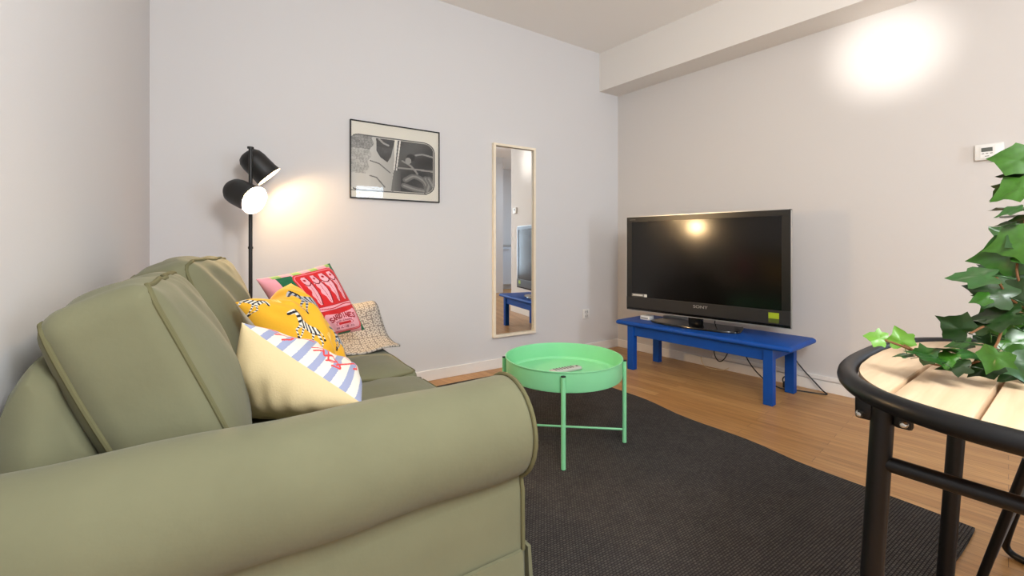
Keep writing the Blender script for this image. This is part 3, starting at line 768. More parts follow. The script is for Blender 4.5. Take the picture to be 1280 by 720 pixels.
def build_picture():
    x0, x1, z0, z1 = .689, 1.328, 1.312, 1.835
    r = empty('framed_photo', ((x0+x1)/2, FAR, z0)); tag(r, 'black framed black-and-white photo of a van window on the far wall', 'picture')
    w, h = (x1-x0)/2, z1-z0; t = .007
    bm = bmesh.new()
    for lo, hi in (((-w, -.022, 0), (w, -.001, t)), ((-w, -.022, h-t), (w, -.001, h)), ((-w, -.022, t), (-w+t, -.001, h-t)), ((w-t, -.022, t), (w, -.001, h-t))): add_box(bm, lo, hi, .001, 1)
    new_obj('frame', bm, M['black'], r, smooth=False)
    N1, N2 = 220, 180; me = bpy.data.meshes.new('print')
    g1 = np.linspace(-w+t, w-t, N1+1); g2 = np.linspace(h-t, t, N2+1)
    V = [(x, -.012, z) for x in g1 for z in g2]
    idx = np.arange((N1+1)*(N2+1)).reshape(N1+1, N2+1)
    q = np.stack([idx[:-1, :-1], idx[:-1, 1:], idx[1:, 1:], idx[1:, :-1]], -1).reshape(-1, 4)
    me.from_pydata(V, [], q.tolist())
    S, T = np.meshgrid((np.arange(N1)+.5)/N1, (np.arange(N2)+.5)/N2, indexing='ij')
    c = np.minimum(photo_print(S, T)*1.35, .9).reshape(-1, 3); c = np.concatenate([c, np.ones((len(c), 1))], 1)
    a = me.color_attributes.new('print', 'FLOAT_COLOR', 'CORNER'); a.data.foreach_set('color', np.repeat(c, 4, axis=0).ravel().astype(np.float32))
    me.materials.append(M['photo'])
    o = bpy.data.objects.new('print', me); COL.objects.link(o); o.parent = r
    bm = bmesh.new(); add_box(bm, (-w+t, -.018, t), (w-t, -.016, h-t)); new_obj('glass', bm, M['glass'], r, smooth=False)
build_picture()

# ------------------------------------------------------------------ mirror
def build_mirror():
    x0, x1, z0, z1 = 1.79, 2.20, .254, 1.818
    r = empty('wall_mirror', ((x0+x1)/2, FAR, z0)); r.rotation_euler.z = math.radians(-1.3); r.location.y -= .006; tag(r, 'tall narrow mirror in a pale birch frame on the far wall', 'mirror')
    w, h = (x1-x0)/2, z1-z0; t = .02
    bm = bmesh.new()
    for lo, hi in (((-w, -.032, 0), (w, -.001, t)), ((-w, -.032, h-t), (w, -.001, h)), ((-w, -.032, t), (-w+t, -.001, h-t)), ((w-t, -.032, t), (w, -.001, h-t))): add_box(bm, lo, hi, .0015, 1)
    new_obj('frame', bm, M['birch'], r, smooth=False)
    bm = bmesh.new(); add_box(bm, (-w+t, -.012, t), (w-t, -.004, h-t)); new_obj('mirror_glass', bm, M['mirror'], r, smooth=False)
build_mirror()

# ------------------------------------------------------------------ outlet + thermostat
o = empty('wall_outlet', (2.805, FAR, .31)); tag(o, 'small white wall socket right of the mirror above the skirting', 'socket')
bm = bmesh.new(); add_box(bm, (-.04, -.009, .0), (.04, -.0005, .092), .004, 2); new_obj('plate', bm, M['white_plastic'], o)
for z in (.027, .066):
    bm = bmesh.new(); lathe(bm, [(0, 0), (.014, 0), (.015, .004), (.0165, .005), (.0165, 0)], 24, mtx=Matrix.Translation((0, -.0085, z)) @ Matrix.Rotation(PI/2, 4, 'X')); so = new_obj('socket', bm, M['grey_plastic'], o)
    bm = bmesh.new()
    for x in (-.006, .006): lathe(bm, [(0, 0), (.003, 0), (.003, .003), (0, .003)], 10, mtx=Matrix.Translation((x, -.0090, z)) @ Matrix.Rotation(PI/2, 4, 'X'))
    new_obj('hole', bm, M['cap'], so)
t = B_local('thermostat', 2.475, 0, 1.463); tag(t, 'white thermostat with a small dark display on the right wall', 'thermostat')
bm = bmesh.new(); add_box(bm, (-.055, -.026, 0), (.055, -.0005, .087), .005, 3); new_obj('housing', bm, M['white_plastic'], t)
bm = bmesh.new(); add_box(bm, (-.034, -.0285, .010), (.022, -.025, .076), .001, 1); new_obj('faceplate', bm, M['white_plastic'], t)
bm = bmesh.new(); add_box(bm, (-.029, -.0295, .044), (.013, -.027, .066), .0006, 1); new_obj('display', bm, M['lcd'], t)
for x in (-.023, -.008, .008):
    bm = bmesh.new(); add_box(bm, (x-.005, -.0298, .0325), (x+.005, -.027, .0365), .0006, 1); new_obj('button', bm, M['ink'], t)
bm = bmesh.new(); add_box(bm, (-.016, -.0291, .018), (.0, -.027, .0215), .0004, 1); new_obj('logo', bm, M['ink'], t)

# ------------------------------------------------------------------ bench
def build_bench():
    b = B_local('low_bench', 1.07, .375); tag(b, 'low cobalt blue painted wooden bench under the television', 'bench')
    # local x along the wall: legs from s .53 to 1.60; local y: room is negative
    H = .385
    bm = bmesh.new()
    rings = []
    for ins, z in ((.012, H-.034), (.002, H-.028), (0, H-.018), (.003, H-.008), (.012, H-.001), (.016, H)):
        rings.append([Vector((x, y, z)) for x, y in rounded_rect(.645-ins, .228-ins, .022)])
    loft(bm, rings); new_obj('top', bm, M['blue'], b, angle=50)
    for x in (-.51, .505):
        for y in (-.18, .18):
            bm = bmesh.new(); add_box(bm, (x-.028, y-.026, 0), (x+.028, y+.026, H-.033), .002, 1); new_obj('leg', bm, M['blue'], b, smooth=False)
    for y in (-.181, .181):
        bm = bmesh.new(); add_box(bm, (-.481, y-.012, H-.112), (.476, y+.012, H-.034), .002, 1); new_obj('apron', bm, M['blue'], b, smooth=False)
    for x in (-.51, .505):
        bm = bmesh.new(); add_box(bm, (x-.012, -.153, H-.112), (x+.012, .153, H-.034), .002, 1); new_obj('apron', bm, M['blue'], b, smooth=False)
build_bench()

# ------------------------------------------------------------------ television
def build_tv():
    t = B_local('television', 1.036, .36, .386); t.rotation_euler.z += math.radians(4.3); tag(t, 'black flat screen television with silver edge on the blue bench', 'television')
    w = .600; z0, z1 = .072, .845; yf, yb = -.062, .03
    bm = bmesh.new(); add_box(bm, (-w, yf+.006, z0), (w, yf+.03, z1), .006, 2); add_box(bm, (-w+.06, yf+.028, z0+.06), (w-.08, yb, z1-.05), .01, 2); add_box(bm, (-w+.12, yb-.002, z0+.1), (w-.12, yb+.05, z1-.15), .015, 2); new_obj('rear_housing', bm, M['bezel'], t)
    # silver rim around the front
    bm = bmesh.new()
    rim = resample(rounded_rect(w+.003, (z1-z0)/2+.003, .012), 120)
    rim2 = resample(rounded_rect(w-.004, (z1-z0)/2-.004, .01), 120)
    zc = (z0+z1)/2
    loft(bm, [[Vector((x, yf+.012, z+zc)) for x, z in rim2], [Vector((x, yf+.012, z+zc)) for x, z in rim], [Vector((x, yf-.0005, z+zc)) for x, z in rim], [Vector((x, yf-.0005, z+zc)) for x, z in rim2]], caps=False)
    new_obj('silver_rim', bm, M['silver'], t)
    sx0, sx1, sz0, sz1 = -w+.05, w-.055, z0+.113, z1-.042
    bm = bmesh.new()
    for lo, hi in (((-w+.003, yf-.002, sz1), (w-.003, yf+.01, z1-.003)), ((-w+.003, yf-.002, sz0), (sx0, yf+.01, sz1)), ((sx1, yf-.002, sz0), (w-.003, yf+.01, sz1))): add_box(bm, lo, hi, .0012, 1)
    new_obj('bezel', bm, M['bezel'], t, smooth=False)
    bm = bmesh.new(); add_box(bm, (sx0, yf+.002, sz0), (sx1, yf+.01, sz1)); new_obj('screen', bm, M['screen'], t, smooth=False)
    bm = bmesh.new(); add_box(bm, (-w+.003, yf-.006, z0+.02), (w-.003, yf+.008, sz0), .003, 2); bar = new_obj('speaker_bar', bm, M['tvbar'], t, smooth=False)
    bm = bmesh.new(); add_box(bm, (-w+.003, yf-.004, z0+.004), (w-.003, yf+.008, z0+.0195), .002, 1); new_obj('lower_strip', bm, M['gloss'], t, smooth=False)
    face = Matrix.Rotation(PI/2, 4, 'X')
    bm = bmesh.new(); text_into(bm, 'SONY', .030, Matrix.Translation((.02, yf-.0065, z0+.083)) @ face @ Matrix.Scale(1.35, 4, (1, 0, 0))); new_obj('logo', bm, M['silver'], bar, smooth=False)
    bm = bmesh.new(); add_box(bm, (w-.13, yf-.0072, z0+.058), (w-.068, yf-.0055, z0+.096), 0); sk = new_obj('sticker', bm, M['sticker'], t, smooth=False); sk['label'] = 'lime green sticker'
    bm = bmesh.new(); add_box(bm, (w-.13, yf-.0074, z0+.030), (w-.068, yf-.0055, z0+.0578), 0); new_obj('sticker_panel', bm, M['sticker_dark'], sk, smooth=False)
    bm = bmesh.new(); add_box(bm, (-w+.052, yf-.0018, sz0+.004), (-w+.16, yf+.001, sz0+.028), 0); lb = new_obj('energy_label', bm, M['tag'], t, smooth=False)
    bm = bmesh.new(); add_box(bm, (-w+.163, yf-.0018, sz0+.004), (-w+.187, yf+.001, sz0+.026), 0); new_obj('label_square', bm, M['tag_lt'], lb, smooth=False)
    bm = bmesh.new(); add_box(bm, (-w+.062, yf-.0024, sz0+.012), (-w+.15, yf-.0016, sz0+.02), 0); new_obj('label_stripe', bm, M['tag_lt'], lb, smooth=False)
    bm = bmesh.new(); add_box(bm, (-w+.03, yf-.003, z1-.026), (-w+.085, yf-.0015, z1-.023), 0); new_obj('top_mark', bm, M['tag'], t, smooth=False)
    # stand
    bm = bmesh.new(); rings = []
    def foot(sc, z):
        out = []
        for k in range(40):
            a = -PI+PI*k/39*1.0
            out.append(Vector((.335*sc*math.cos(a), -.03-.125*sc*abs(math.sin(a))**.7, z)))
        for k in range(10):
            out.append(Vector((.335*sc*(1-2*(k+.5)/10), .12*sc, z)))
        return out
    loft(bm, [foot(1, 0), foot(1, .009), foot(.985, .014)]); ft = new_obj('stand_foot', bm, M['gloss'], t, angle=50)
    ft.location.x = -.045
    bm = bmesh.new(); add_box(bm, (-.09, -.03, .012), (.01, .02, .12), .008, 2); new_obj('stand_neck', bm, M['gloss'], t)
build_tv()

# small boxes behind the television
def small_box(s, d, size, name, label, m):
    o = B_local(name, s, d, .3855); tag(o, label, 'box')
    x, y, z = size
    bm = bmesh.new(); add_box(bm, (-x/2, -y/2, 0), (x/2, y/2, z), .005, 2); new_obj('case', bm, m, o)
    bm = bmesh.new(); add_box(bm, (-x/2+.01, -y/2-.001, z*.3), (x/2-.01, -y/2+.002, z*.62), .0006, 1); new_obj('front_slot', bm, M['grey_plastic'], o)
    return o
small_box(.595, .40, (.085, .07, .034), 'router', 'small white box with cable at the left end of the blue bench', M['white_plastic'])
small_box(.72, .18, (.17, .10, .022), 'set_top_box', 'flat grey box on the bench behind the television foot', M['grey_plastic'])

# cables
def cable(name, pts, rad, m, label, plug=None):
    bm = bmesh.new(); P = catmull(pts, 10); c = P[0].copy()
    add_tube(bm, [p-c for p in P], rad, 8)
    o = new_obj(name, bm, m); o.location = c; tag(o, label, 'cable'); return o
cable('cable_loop', [onB(1.02, .10, .47), onB(1.0, .08, .36), onB(1.0, .10, .24), onB(1.02, .12, .135), onB(1.06, .13, .092), onB(1.10, .12, .125), onB(1.13, .10, .22), onB(1.14, .09, .33)], .004, M['cable'], 'black cable hanging in a loop under the bench')
cc = cable('power_cable', [onB(1.22, .10, .38), onB(1.23, .10, .26), onB(1.27, .13, .15), onB(1.38, .17, .055), onB(1.50, .19, .012), onB(1.575, .15, .008), onB(1.64, .13, .008), onB(1.72, .10, .008), onB(1.75, .075, .008), onB(1.72, .055, .02), onB(1.66, .045, .075), onB(1.60, .035, .13), onB(1.55, .03, .19), onB(1.50, .03, .26)], .0045, M['cable'], 'black power cable running across the floor by the bench leg')
ad = B_local('power_adapter', 1.535, .115, 0); tag(ad, 'black power adapter on the floor behind the right bench legs', 'adapter')
bm = bmesh.new(); add_box(bm, (-.03, -.025, .001), (.03, .02, .045), .008, 2); new_obj('case', bm, M['cable'], ad)
bm = bmesh.new(); add_tube(bm, [(-.01+.022*math.cos(a), -.012, .055+.026*math.sin(a)) for a in np.linspace(-.7, PI+.7, 14)], .004, 8); new_obj('coiled_lead', bm, M['cable'], ad)
cable('thin_cord', [onB(.86, .03, .075), onB(.88, .045, .03), onB(.92, .06, .005), onB(.99, .07, .005), onB(1.05, .05, .006), onB(1.09, .03, .03)], .0025, M['cable_w'], 'thin cream cord lying by the skirting under the bench')

# ------------------------------------------------------------------ green tray table
def build_tray():
    c = Vector((1.437, 1.712, 0)); r = empty('tray_table', c+Vector((0, 0, .0095))); tag(r, 'round mint green metal tray table standing on the charcoal rug', 'table')
    R = .292; z0, z1 = .330, .424
    bm = bmesh.new(); lathe(bm, [(0, z0), (R-.012, z0), (R-.003, z0+.004), (R, z0+.014), (R, z1-.004), (R+.004, z1-.001), (R+.004, z1+.003), (R-.002, z1+.003), (R-.003, z1-.004), (R-.004, z0+.02), (R-.014, z0+.009), (0, z0+.008)], 96)
    new_obj('tray', bm, M['green'], r)
    for k in range(4):
        a = math.radians(-133+90*k+3); x, y = (R+.0115)*math.cos(a), (R+.0115)*math.sin(a)
        bm = bmesh.new(); add_tube(bm, [(x, y, .003), (x, y, .408)], .0105, 16); lg = new_obj('leg', bm, M['green'], r)
        bm = bmesh.new(); add_tube(bm, [(x, y, .4082), (x, y, .412)], .0108, 16); new_obj('end_cap', bm, M['cap'], lg)
        bm = bmesh.new(); add_tube(bm, [(x, y, 0), (x, y, .0028)], .0108, 16); new_obj('foot_cap', bm, M['cap'], lg)
    for k in range(2):
        a = math.radians(-133+90*k+3); v = Vector((math.cos(a), math.sin(a), 0))*(R+.003)
        z = Vector((0, 0, .066+.0*k)); bm = bmesh.new(); add_tube(bm, [v+z, -v+z], .0055, 10); new_obj('cross_bar', bm, M['green'], r)
    # remote in the tray
    zt = .0095+z0+.0085
    a0 = flat(691, 464.5, zt+.01); a1 = flat(722, 459, zt+.01)
    mid = (a0+a1)/2; ang = math.atan2(a1.y-a0.y, a1.x-a0.x); L = .19
    m = empty('remote_control', Vector((mid.x, mid.y, zt)), ang); tag(m, 'silver grey remote control lying in the green tray', 'remote control')
    bm = bmesh.new(); rings = []
    for ins, z in ((.004, 0), (.001, .004), (0, .010), (.002, .015), (.006, .018)): rings.append([Vector((x*1.0, y*(.86+.2*(x/L+.5)), z)) for x, y in rounded_rect(L/2-ins, .024-ins, .012)])
    loft(bm, rings); new_obj('case', bm, M['remote'], m, angle=50)
    for i in range(7):
        for j in (-1, 0, 1):
            bm = bmesh.new(); add_box(bm, (-.07+i*.018, j*.012-.004, .0175), (-.061+i*.018, j*.012+.004, .0196), .001, 1); new_obj('key', bm, M['key'], m)
    bm = bmesh.new(); add_box(bm, (.068, -.006, .0175), (.08, .006, .0198), .001, 1); new_obj('power_key', bm, M['cap'], m)
build_tray()

# ------------------------------------------------------------------ dining table
TZ = .75; TCX, TCY = 1.31, .05; THX, THY = .43, .375
def superell(hx, hy, n=120, e=2.8):
    out = []
    for k in range(n):
        a = 2*PI*k/n; ca, sa = math.cos(a), math.sin(a)
        out.append((hx*math.copysign(abs(ca)**(2/e), ca), hy*math.copysign(abs(sa)**(2/e), sa)))
    return out
def build_table():
    r = empty('bistro_table', (TCX, TCY, 0), math.radians(3.5)); tag(r, 'dining table with pale wooden slats in a black tubular rim, ivy on it', 'table')
    bm = bmesh.new(); pts = resample(superell(THX-.016, THY-.016), 120)
    add_tube(bm, [(x, y, TZ-.017) for x, y in pts], .017, 14, closed=True); new_obj('rim', bm, M['black'], r)
    # slats along x, cut to the rounded outline
    hx, hy = THX-.034, THY-.034
    def half(y):
        t = min(1, abs(y)/hy); return hx*(max(0, 1-t**2.8))**(1/2.8)
    edges = [.293-TCY-.108*k for k in range(0, 6)]
    tops = [(hy, edges[0]+.003)]+[(edges[k]-.003, edges[k+1]+.003) for k in range(5)]
    tops = [(a, max(b, -hy)) for a, b in tops if a > -hy+.02]
    if tops[-1][1] > -hy+.03: tops.append((tops[-1][1]-.006, -hy))
    for y1, y0 in tops:
        bm = bmesh.new(); n = 14; L = []; Rr = []
        for k in range(n+1):
            y = y0+(y1-y0)*k/n; L.append((-half(y), y)); Rr.append((half(y), y))
        if L[-1][0] > -.02: L[-1] = (-.05, y1); Rr[-1] = (.05, y1)
        if L[0][0] > -.02: L[0] = (-.05, y0); Rr[0] = (.05, y0)
        poly = L+list(reversed(Rr))
        cy = (y0+y1)/2
        def ins(p, d): return Vector((p[0]-math.copysign(d, p[0]), p[1]-(d if p[1] > cy else -d)*min(1, abs(p[1]-cy)/((y1-y0)/2)), 0))
        loft(bm, [[ins(p, .0)+Vector((0, 0, TZ-.030)) for p in poly], [ins(p, .0)+Vector((0, 0, TZ-.010)) for p in poly], [ins(p, .002)+Vector((0, 0, TZ-.007)) for p in poly]])
        new_obj('slat', bm, M['plank'], r, angle=50)
    # legs: two side frames with a cross bar, splayed outwards
    for lx, ld_, ly_ in ((1.015-TCX, .01, 0), (1.635-TCX, .035, .022)):
        top = [Vector((lx, .31-ly_-TCY, TZ-.03)), Vector((lx, -.195-TCY, TZ-.03))]
        bot = [Vector((lx-ld_, .345-ly_-TCY, 0)), Vector((lx-ld_, -.235-TCY, 0))]
        for a, b in zip(top, bot):
            bm = bmesh.new(); add_tube(bm, [b+Vector((0, 0, .006)), a], .0175, 16); lg = new_obj('leg', bm, M['black'], r)
            bm = bmesh.new(); lathe(bm, [(0, 0), (.018, 0), (.0185, .014), (0, .016)], 16, center=b); new_obj('foot_cap', bm, M['cap'], lg)
        bm = bmesh.new(); k = .115/(TZ-.03)
        add_tube(bm, [top[0].lerp(bot[0], k), top[1].lerp(bot[1], k)], .0135, 14); new_obj('cross_bar', bm, M['black'], r)
        for sgn in (-1, 1):
            bm = bmesh.new(); q = top[0]+Vector((-.003, -.028*sgn, -.012))
            add_box(bm, q-Vector((.008, .013, .032)), q+Vector((.008, .013, .012)), .005, 2); bk = new_obj('bracket', bm, M['black'], r)
            bm = bmesh.new(); lathe(bm, [(0, .014), (.004, .013), (.0065, .008), (.0065, 0), (0, 0)], 14, mtx=Matrix.Translation(q+Vector((-.009, -.003*sgn, -.02))) @ Matrix.Rotation(-PI/2, 4, 'Y')); new_obj('bolt', bm, M['bolt'], bk)
    bm = bmesh.new()
    for y in (.20-TCY, -.09-TCY): add_box(bm, (.96-TCX, y-.012, TZ-.05), (1.6-TCX, y+.012, TZ-.031), .002, 1)
    new_obj('underframe', bm, M['black'], r, smooth=False)
build_table()

# ------------------------------------------------------------------ chair
def build_chair():
    c = Vector((1.98, 0, 0)); r = empty('tubular_chair', c); tag(r, 'black tubular steel chair behind the dining table at the right edge', 'chair')
    off = -c
    def V(*p): return Vector(p)+off
    bm = bmesh.new(); pts = resample(superell(.20, .235, e=3), 60)
    loft(bm, [[V(1.97+x*k, y*k, z) for x, y in pts] for k, z in ((.97, .432), (1, .436), (1, .446), (.97, .452))]); new_obj('seat', bm, M['black'], r, angle=50)
    bm = bmesh.new(); add_tube(bm, [V(1.97+x*1.0, y*1.0, .431) for x, y in pts], .011, 12, closed=True); new_obj('seat_ring', bm, M['black'], r)
    for sy in (1, -1):
        bm = bmesh.new(); add_tube(bm, [V(1.775, .215*sy, .43), V(1.80, .315*sy, .004)], .0105, 12); new_obj('leg', bm, M['black'], r)
    # rear hoop: down, round along the floor and up again
    bm = bmesh.new()
    hp = [V(1.96, .215, .43), V(2.04, .262, .22), V(2.085, .296, .07), V(2.098, .300, .03), V(2.098, .285, .012), V(2.085, .25, .011), V(2.06, .15, .011), V(2.05, 0, .011), V(2.06, -.15, .011), V(2.085, -.25, .011), V(2.098, -.285, .012), V(2.098, -.300, .03), V(2.085, -.296, .07), V(2.04, -.262, .22), V(1.96, -.215, .43)]
    add_tube(bm, catmull(hp, 5), .0105, 12); new_obj('rear_hoop', bm, M['black'], r)
    for sy in (1, -1):
        bm = bmesh.new(); a, b = V(1.792, .28*sy, .13), V(2.03, .25*sy, .27)
        add_tube(bm, [a, b], .006, 8); new_obj('stretcher', bm, M['grey_steel'], r)
    bm = bmesh.new()
    bk = [V(2.10, .20, .43), V(2.20, .215, .62), V(2.26, .205, .78), V(2.29, .10, .82), V(2.30, 0, .825), V(2.29, -.10, .82), V(2.26, -.205, .78), V(2.20, -.215, .62), V(2.10, -.20, .43)]
    add_tube(bm, catmull(bk, 6), .011, 12); new_obj('back_frame', bm, M['black'], r)
    bm = bmesh.new(); rings = []
    for k in range(13):
        y = -.19+.38*k/12; cx = 2.285-.9*y*y
        rings.append([V(cx-.006-.05, y, .66), V(cx+.006-.05, y, .66), V(cx+.006, y, .79), V(cx-.006, y, .79)])
    loft(bm, rings); new_obj('backrest', bm, M['black'], r)
build_chair()

# ------------------------------------------------------------------ ivy
def build_ivy():
    pc = Vector((1.43, .135, TZ-.0068))
    r = empty('potted_ivy', pc); tag(r, 'trailing green ivy in a white pot on the slatted table', 'plant')
    bm = bmesh.new(); lathe(bm, [(0, 0), (.048, 0), (.052, .004), (.066, .105), (.069, .118), (.066, .122), (.062, .118), (.060, .10), (0, .098)], 48); new_obj('pot', bm, M['pot'], r)
    bm = bmesh.new(); lathe(bm, [(0, .112), (.03, .111), (.0595, .104), (.0595, .1), (0, .1)], 32); new_obj('soil', bm, M['soil'], r)
    # leaf shape: five pointed lobes
    out = [(0, -.02), (.12, -.10), (.26, -.15), (.46, -.12), (.49, .04), (.52, .18), (.66, .36), (.50, .45), (.38, .50), (.26, .66), (.13, .82), (.0, 1.0), (-.13, .82), (-.26, .66), (-.38, .50), (-.50, .45), (-.66, .36), (-.52, .18), (-.49, .04), (-.46, -.12), (-.26, -.15), (-.12, -.10)]
    def leaf_mesh(seed):
        rnd = random.Random(seed); bm = bmesh.new(); uvl = bm.loops.layers.uv.new('UVMap')
        ol = [(x*(1+rnd.uniform(-.12, .12)), y*(1+rnd.uniform(-.08, .08))) for x, y in out]
        fo, dr = rnd.uniform(.10, .5), rnd.uniform(.05, .45)
        def lift(x, y): return fo*abs(x)*.6-dr*(y-.2)**2*.7-.25*x*x+.03*math.sin(x*9+y*7)
        rings = []
        for k in (1, .7, .35):
            rings.append([bm.verts.new((x*k, .18+(y-.18)*k, lift(x*k, .18+(y-.18)*k))) for x, y in ol])
        cv = bm.verts.new((0, .18, lift(0, .18)-.01)); n = len(ol)
        for A, B in zip(rings, rings[1:]):
            for i in range(n): bm.faces.new((A[i], A[(i+1) % n], B[(i+1) % n], B[i]))
        for i in range(n): bm.faces.new((rings[-1][i], rings[-1][(i+1) % n], cv))
        add_tube(bm, [(0, 0, 0), (0, -.2, -.03), (0, -.42, -.12)], .018, 6)
        for f in bm.faces:
            for l in f.loops: l[uvl].uv = (l.vert.co.x+seed*3.1, l.vert.co.y)
        me = bpy.data.meshes.new('leaf'); bmesh.ops.recalc_face_normals(bm, faces=bm.faces[:]); bm.to_mesh(me); bm.free()
        me.materials.append(M['leaf']); me.polygons.foreach_set('use_smooth', [True]*len(me.polygons)); return me
    meshes = [leaf_mesh(k) for k in range(9)]
    young = [leaf_mesh(k+20) for k in range(2)]
    for me in young: me.materials[0] = M['leaf_young']
    cnt = [0]
    def leaf(p, size, tip, nrm, yg=False):
        tip = tip.normalized(); nrm = (nrm-tip*nrm.dot(tip)).normalized(); sx = tip.cross(nrm)
        m = Matrix((sx, tip, nrm)).transposed().to_4x4()
        o = bpy.data.objects.new('leaf', young[cnt[0] % 2] if yg else meshes[cnt[0] % 9]); cnt[0] += 1; COL.objects.link(o); o.parent = r
        o.matrix_local = Matrix.Translation(p-pc) @ m @ Matrix.Scale(size, 4)
        return o
    rnd = random.Random(11)
    # leaves read off the photograph: base px, base py, distance, length, tip angle in view (0 right, 90 up), roll, pitch
    LV = [(1282, 200, .93, .068, 168, -10, 20), (1284, 232, .92, .075, 205, 20, 25), (1276, 262, .90, .050, 200, 60, 10), (1268, 280, .90, .035, 185, 70, 0), (1276, 318, .90, .092, 192, -20, 15), (1240, 345, .86, .085, 186, 62, 0),
          (1272, 345, .93, .06, 240, 0, 25), (1262, 372, .86, .085, 160, 15, 30), (1270, 392, .84, .10, 200, 30, 35), (1236, 372, .84, .035, 200, 40, 0), (1252, 400, .86, .075, 185, 55, 20), (1268, 300, .95, .06, 140, 20, 10),
          (1208, 415, .84, .060, 150, -25, 10), (1212, 428, .86, .045, 200, 30, 30), (1232, 432, .82, .05, 175, 50, 40), (1222, 445, .80, .055, 170, 20, 60), (1196, 450, .80, .05, 185, -10, 65), (1210, 458, .78, .05, 190, 0, 60), (1245, 455, .78, .055, 215, 10, 45), (1262, 446, .78, .06, 300, -10, 40),
          (1258, 425, .84, .06, 330, 0, 40), (1280, 415, .86, .07, 320, 10, 30), (1248, 440, .76, .05, 250, 0, 50), (1105, 425, .86, .030, 170, 10, 20), (1129, 431, .86, .034, 110, -5, 15), (1140, 444, .84, .028, 190, 40, 40), (1150, 446, .83, .03, 30, 60, 50), (1176, 452, .80, .045, 160, 20, 65), (1190, 440, .82, .05, 180, 40, 60), (1275, 380, .9, .08, 250, 0, 20), (1286, 360, .88, .07, 220, 20, 20), (1288, 300, .88, .08, 200, -20, 20), (1290, 440, .8, .07, 260, 0, 40), (1285, 460, .78, .06, 230, 10, 60), (1250, 350, .98, .07, 120, 0, 10), (1238, 415, .9, .06, 100, 20, 20), (1272, 428, .9, .06, 60, 0, 30)]
    for k in range(26):
        LV.append((rnd.uniform(1252, 1296), rnd.uniform(285, 440), rnd.uniform(.88, 1.0), rnd.uniform(.045, .075), rnd.uniform(120, 420), rnd.uniform(-50, 50), rnd.uniform(-10, 40)))
    for px, py, f, L, a, roll, pitch in LV:
        if px > 1195: L *= .74
        p = at(px, py, f); a = math.radians(a); T = (Vector((0, 0, 1))-p).normalized(); sd_ = Vector((0, 0, 1)).cross(T).normalized()
        tip = sd_*math.cos(a)+T.cross(sd_)*math.sin(a)
        n = T*math.cos(math.radians(pitch))+UP*math.sin(math.radians(pitch))
        n = Matrix.Rotation(math.radians(roll), 3, tip) @ n
        low = .008
        if p.z < TZ+low: p.z = TZ+low
        q = p+tip*L
        if q.z < TZ+low: tip = Vector((tip.x*L, tip.y*L, TZ+low-p.z))
        leaf(p, L*1.15, tip, n, px < 1135)
    # remaining foliage round the pot, mostly right of the frame
    stems = []
    for k in range(9):
        a = math.radians(-33)+rnd.uniform(-1.1, 1.1); lean = rnd.uniform(.03, .13); hgt = rnd.uniform(.22, .42)
        b0 = pc+Vector((.02*math.cos(a), .02*math.sin(a), .108))
        pts = [b0, b0+Vector((lean*.4*math.cos(a), lean*.4*math.sin(a), hgt*.5)), b0+Vector((lean*math.cos(a), lean*math.sin(a), hgt)), b0+Vector((lean*1.6*math.cos(a), lean*1.6*math.sin(a), hgt*.92))]
        stems.append(pts)
        cs = catmull(pts, 6)
        for j in range(3, len(cs), 3):
            a2 = a+rnd.uniform(-1.3, 1.3); t = Vector((math.cos(a2), math.sin(a2), rnd.uniform(-.7, .3)))
            if (cs[j]-pc).to_2d().dot(Vector((-.8, .5))) > .10: continue
            leaf(cs[j]+t*.02, rnd.uniform(.05, .08), t, Vector((t.x, t.y, 1.1)))
    # trailing vines that spill over the table towards the left
    b0 = pc+Vector((-.03, .02, .108))
    stems += [[b0, at(1262, 392, .86), at(1245, 432, .82), at(1222, 452, .80), flat(1180, 457, TZ+.006), flat(1157, 451.5, TZ+.008), at(1135, 436, .85), at(1106, 425, .86)],
              [flat(1165, 453, TZ+.008), at(1152, 444, .84), at(1130, 431, .86)], [b0, at(1272, 345, .9), at(1278, 300, .92), at(1286, 240, .93), at(1284, 205, .93)],
              [b0, at(1240, 405, .86), at(1212, 417, .85)], [b0, at(1262, 372, .88), at(1245, 346, .87)]]
    for pts in stems:
        bm = bmesh.new(); add_tube(bm, [p-pc for p in catmull(pts, 6)], .0022, 6); new_obj('vine', bm, M['stem'], r)
build_ivy()

# ------------------------------------------------------------------ light
def area(name, loc, rot, sx, sy, energy, color):
    d = bpy.data.lights.new(name, 'AREA'); d.shape = 'RECTANGLE'; d.size = sx; d.size_y = sy; d.energy = energy; d.color = color
    o = bpy.data.objects.new(name, d); COL.objects.link(o); o.location = loc; o.rotation_euler = rot; return o
area('window_daylight', ((WX0+WX1)/2, NEARY-.15, (WZ0+WZ1)/2), (PI/2, 0, 0), WX1-WX0, WZ1-WZ0, 62, (.70, .85, 1))
area('kitchen_daylight', (5.6, -1.0, 2.6), (0, 0, 0), .8, .8, 26, (.62, .80, 1))
pl = bpy.data.lights.new('added_fill_light', 'POINT'); pl.energy = 140; pl.color = (.945, .985, 1); pl.shadow_soft_size = .3  # unseen fill light added behind the camera to brighten the room
po = bpy.data.objects.new('added_fill_light', pl); COL.objects.link(po); po.location = (.55, -.6, 1.98)
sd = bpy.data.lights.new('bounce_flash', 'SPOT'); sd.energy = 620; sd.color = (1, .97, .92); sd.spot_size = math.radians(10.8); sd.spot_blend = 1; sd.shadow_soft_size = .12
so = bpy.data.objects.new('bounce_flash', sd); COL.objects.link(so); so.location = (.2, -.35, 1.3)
tgt = onB(2.04, 0, 2.20); so.rotation_euler = (tgt-so.location).to_track_quat('-Z', 'Y').to_euler()

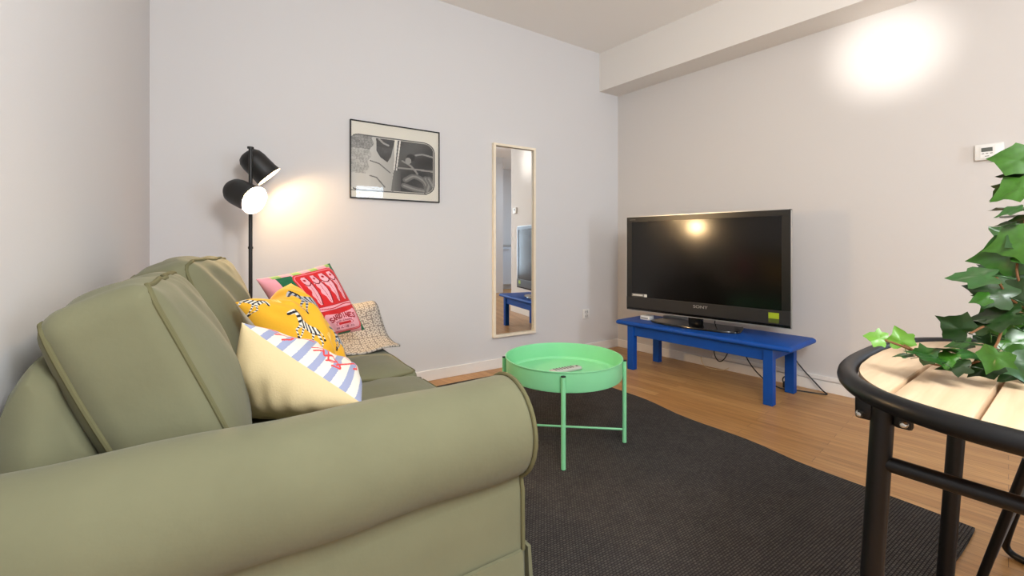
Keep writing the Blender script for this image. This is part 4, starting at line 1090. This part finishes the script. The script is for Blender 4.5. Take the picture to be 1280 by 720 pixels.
w = bpy.data.worlds.new('world'); scene.world = w; w.use_nodes = True
w.node_tree.nodes['Background'].inputs[0].default_value = (.75, .86, 1, 1); w.node_tree.nodes['Background'].inputs[1].default_value = .6
vs = scene.view_settings; scene.display_settings.display_device = 'sRGB'
vs.view_transform = 'Standard'; vs.look = 'None'; vs.gamma = 1; vs.exposure = 0; vs.use_curve_mapping = False
scene.cycles.max_bounces = 10; scene.cycles.diffuse_bounces = 6; scene.cycles.caustics_reflective = False; scene.cycles.caustics_refractive = False
scene.cycles.use_denoising = True; scene.cycles.sample_clamp_indirect = 4
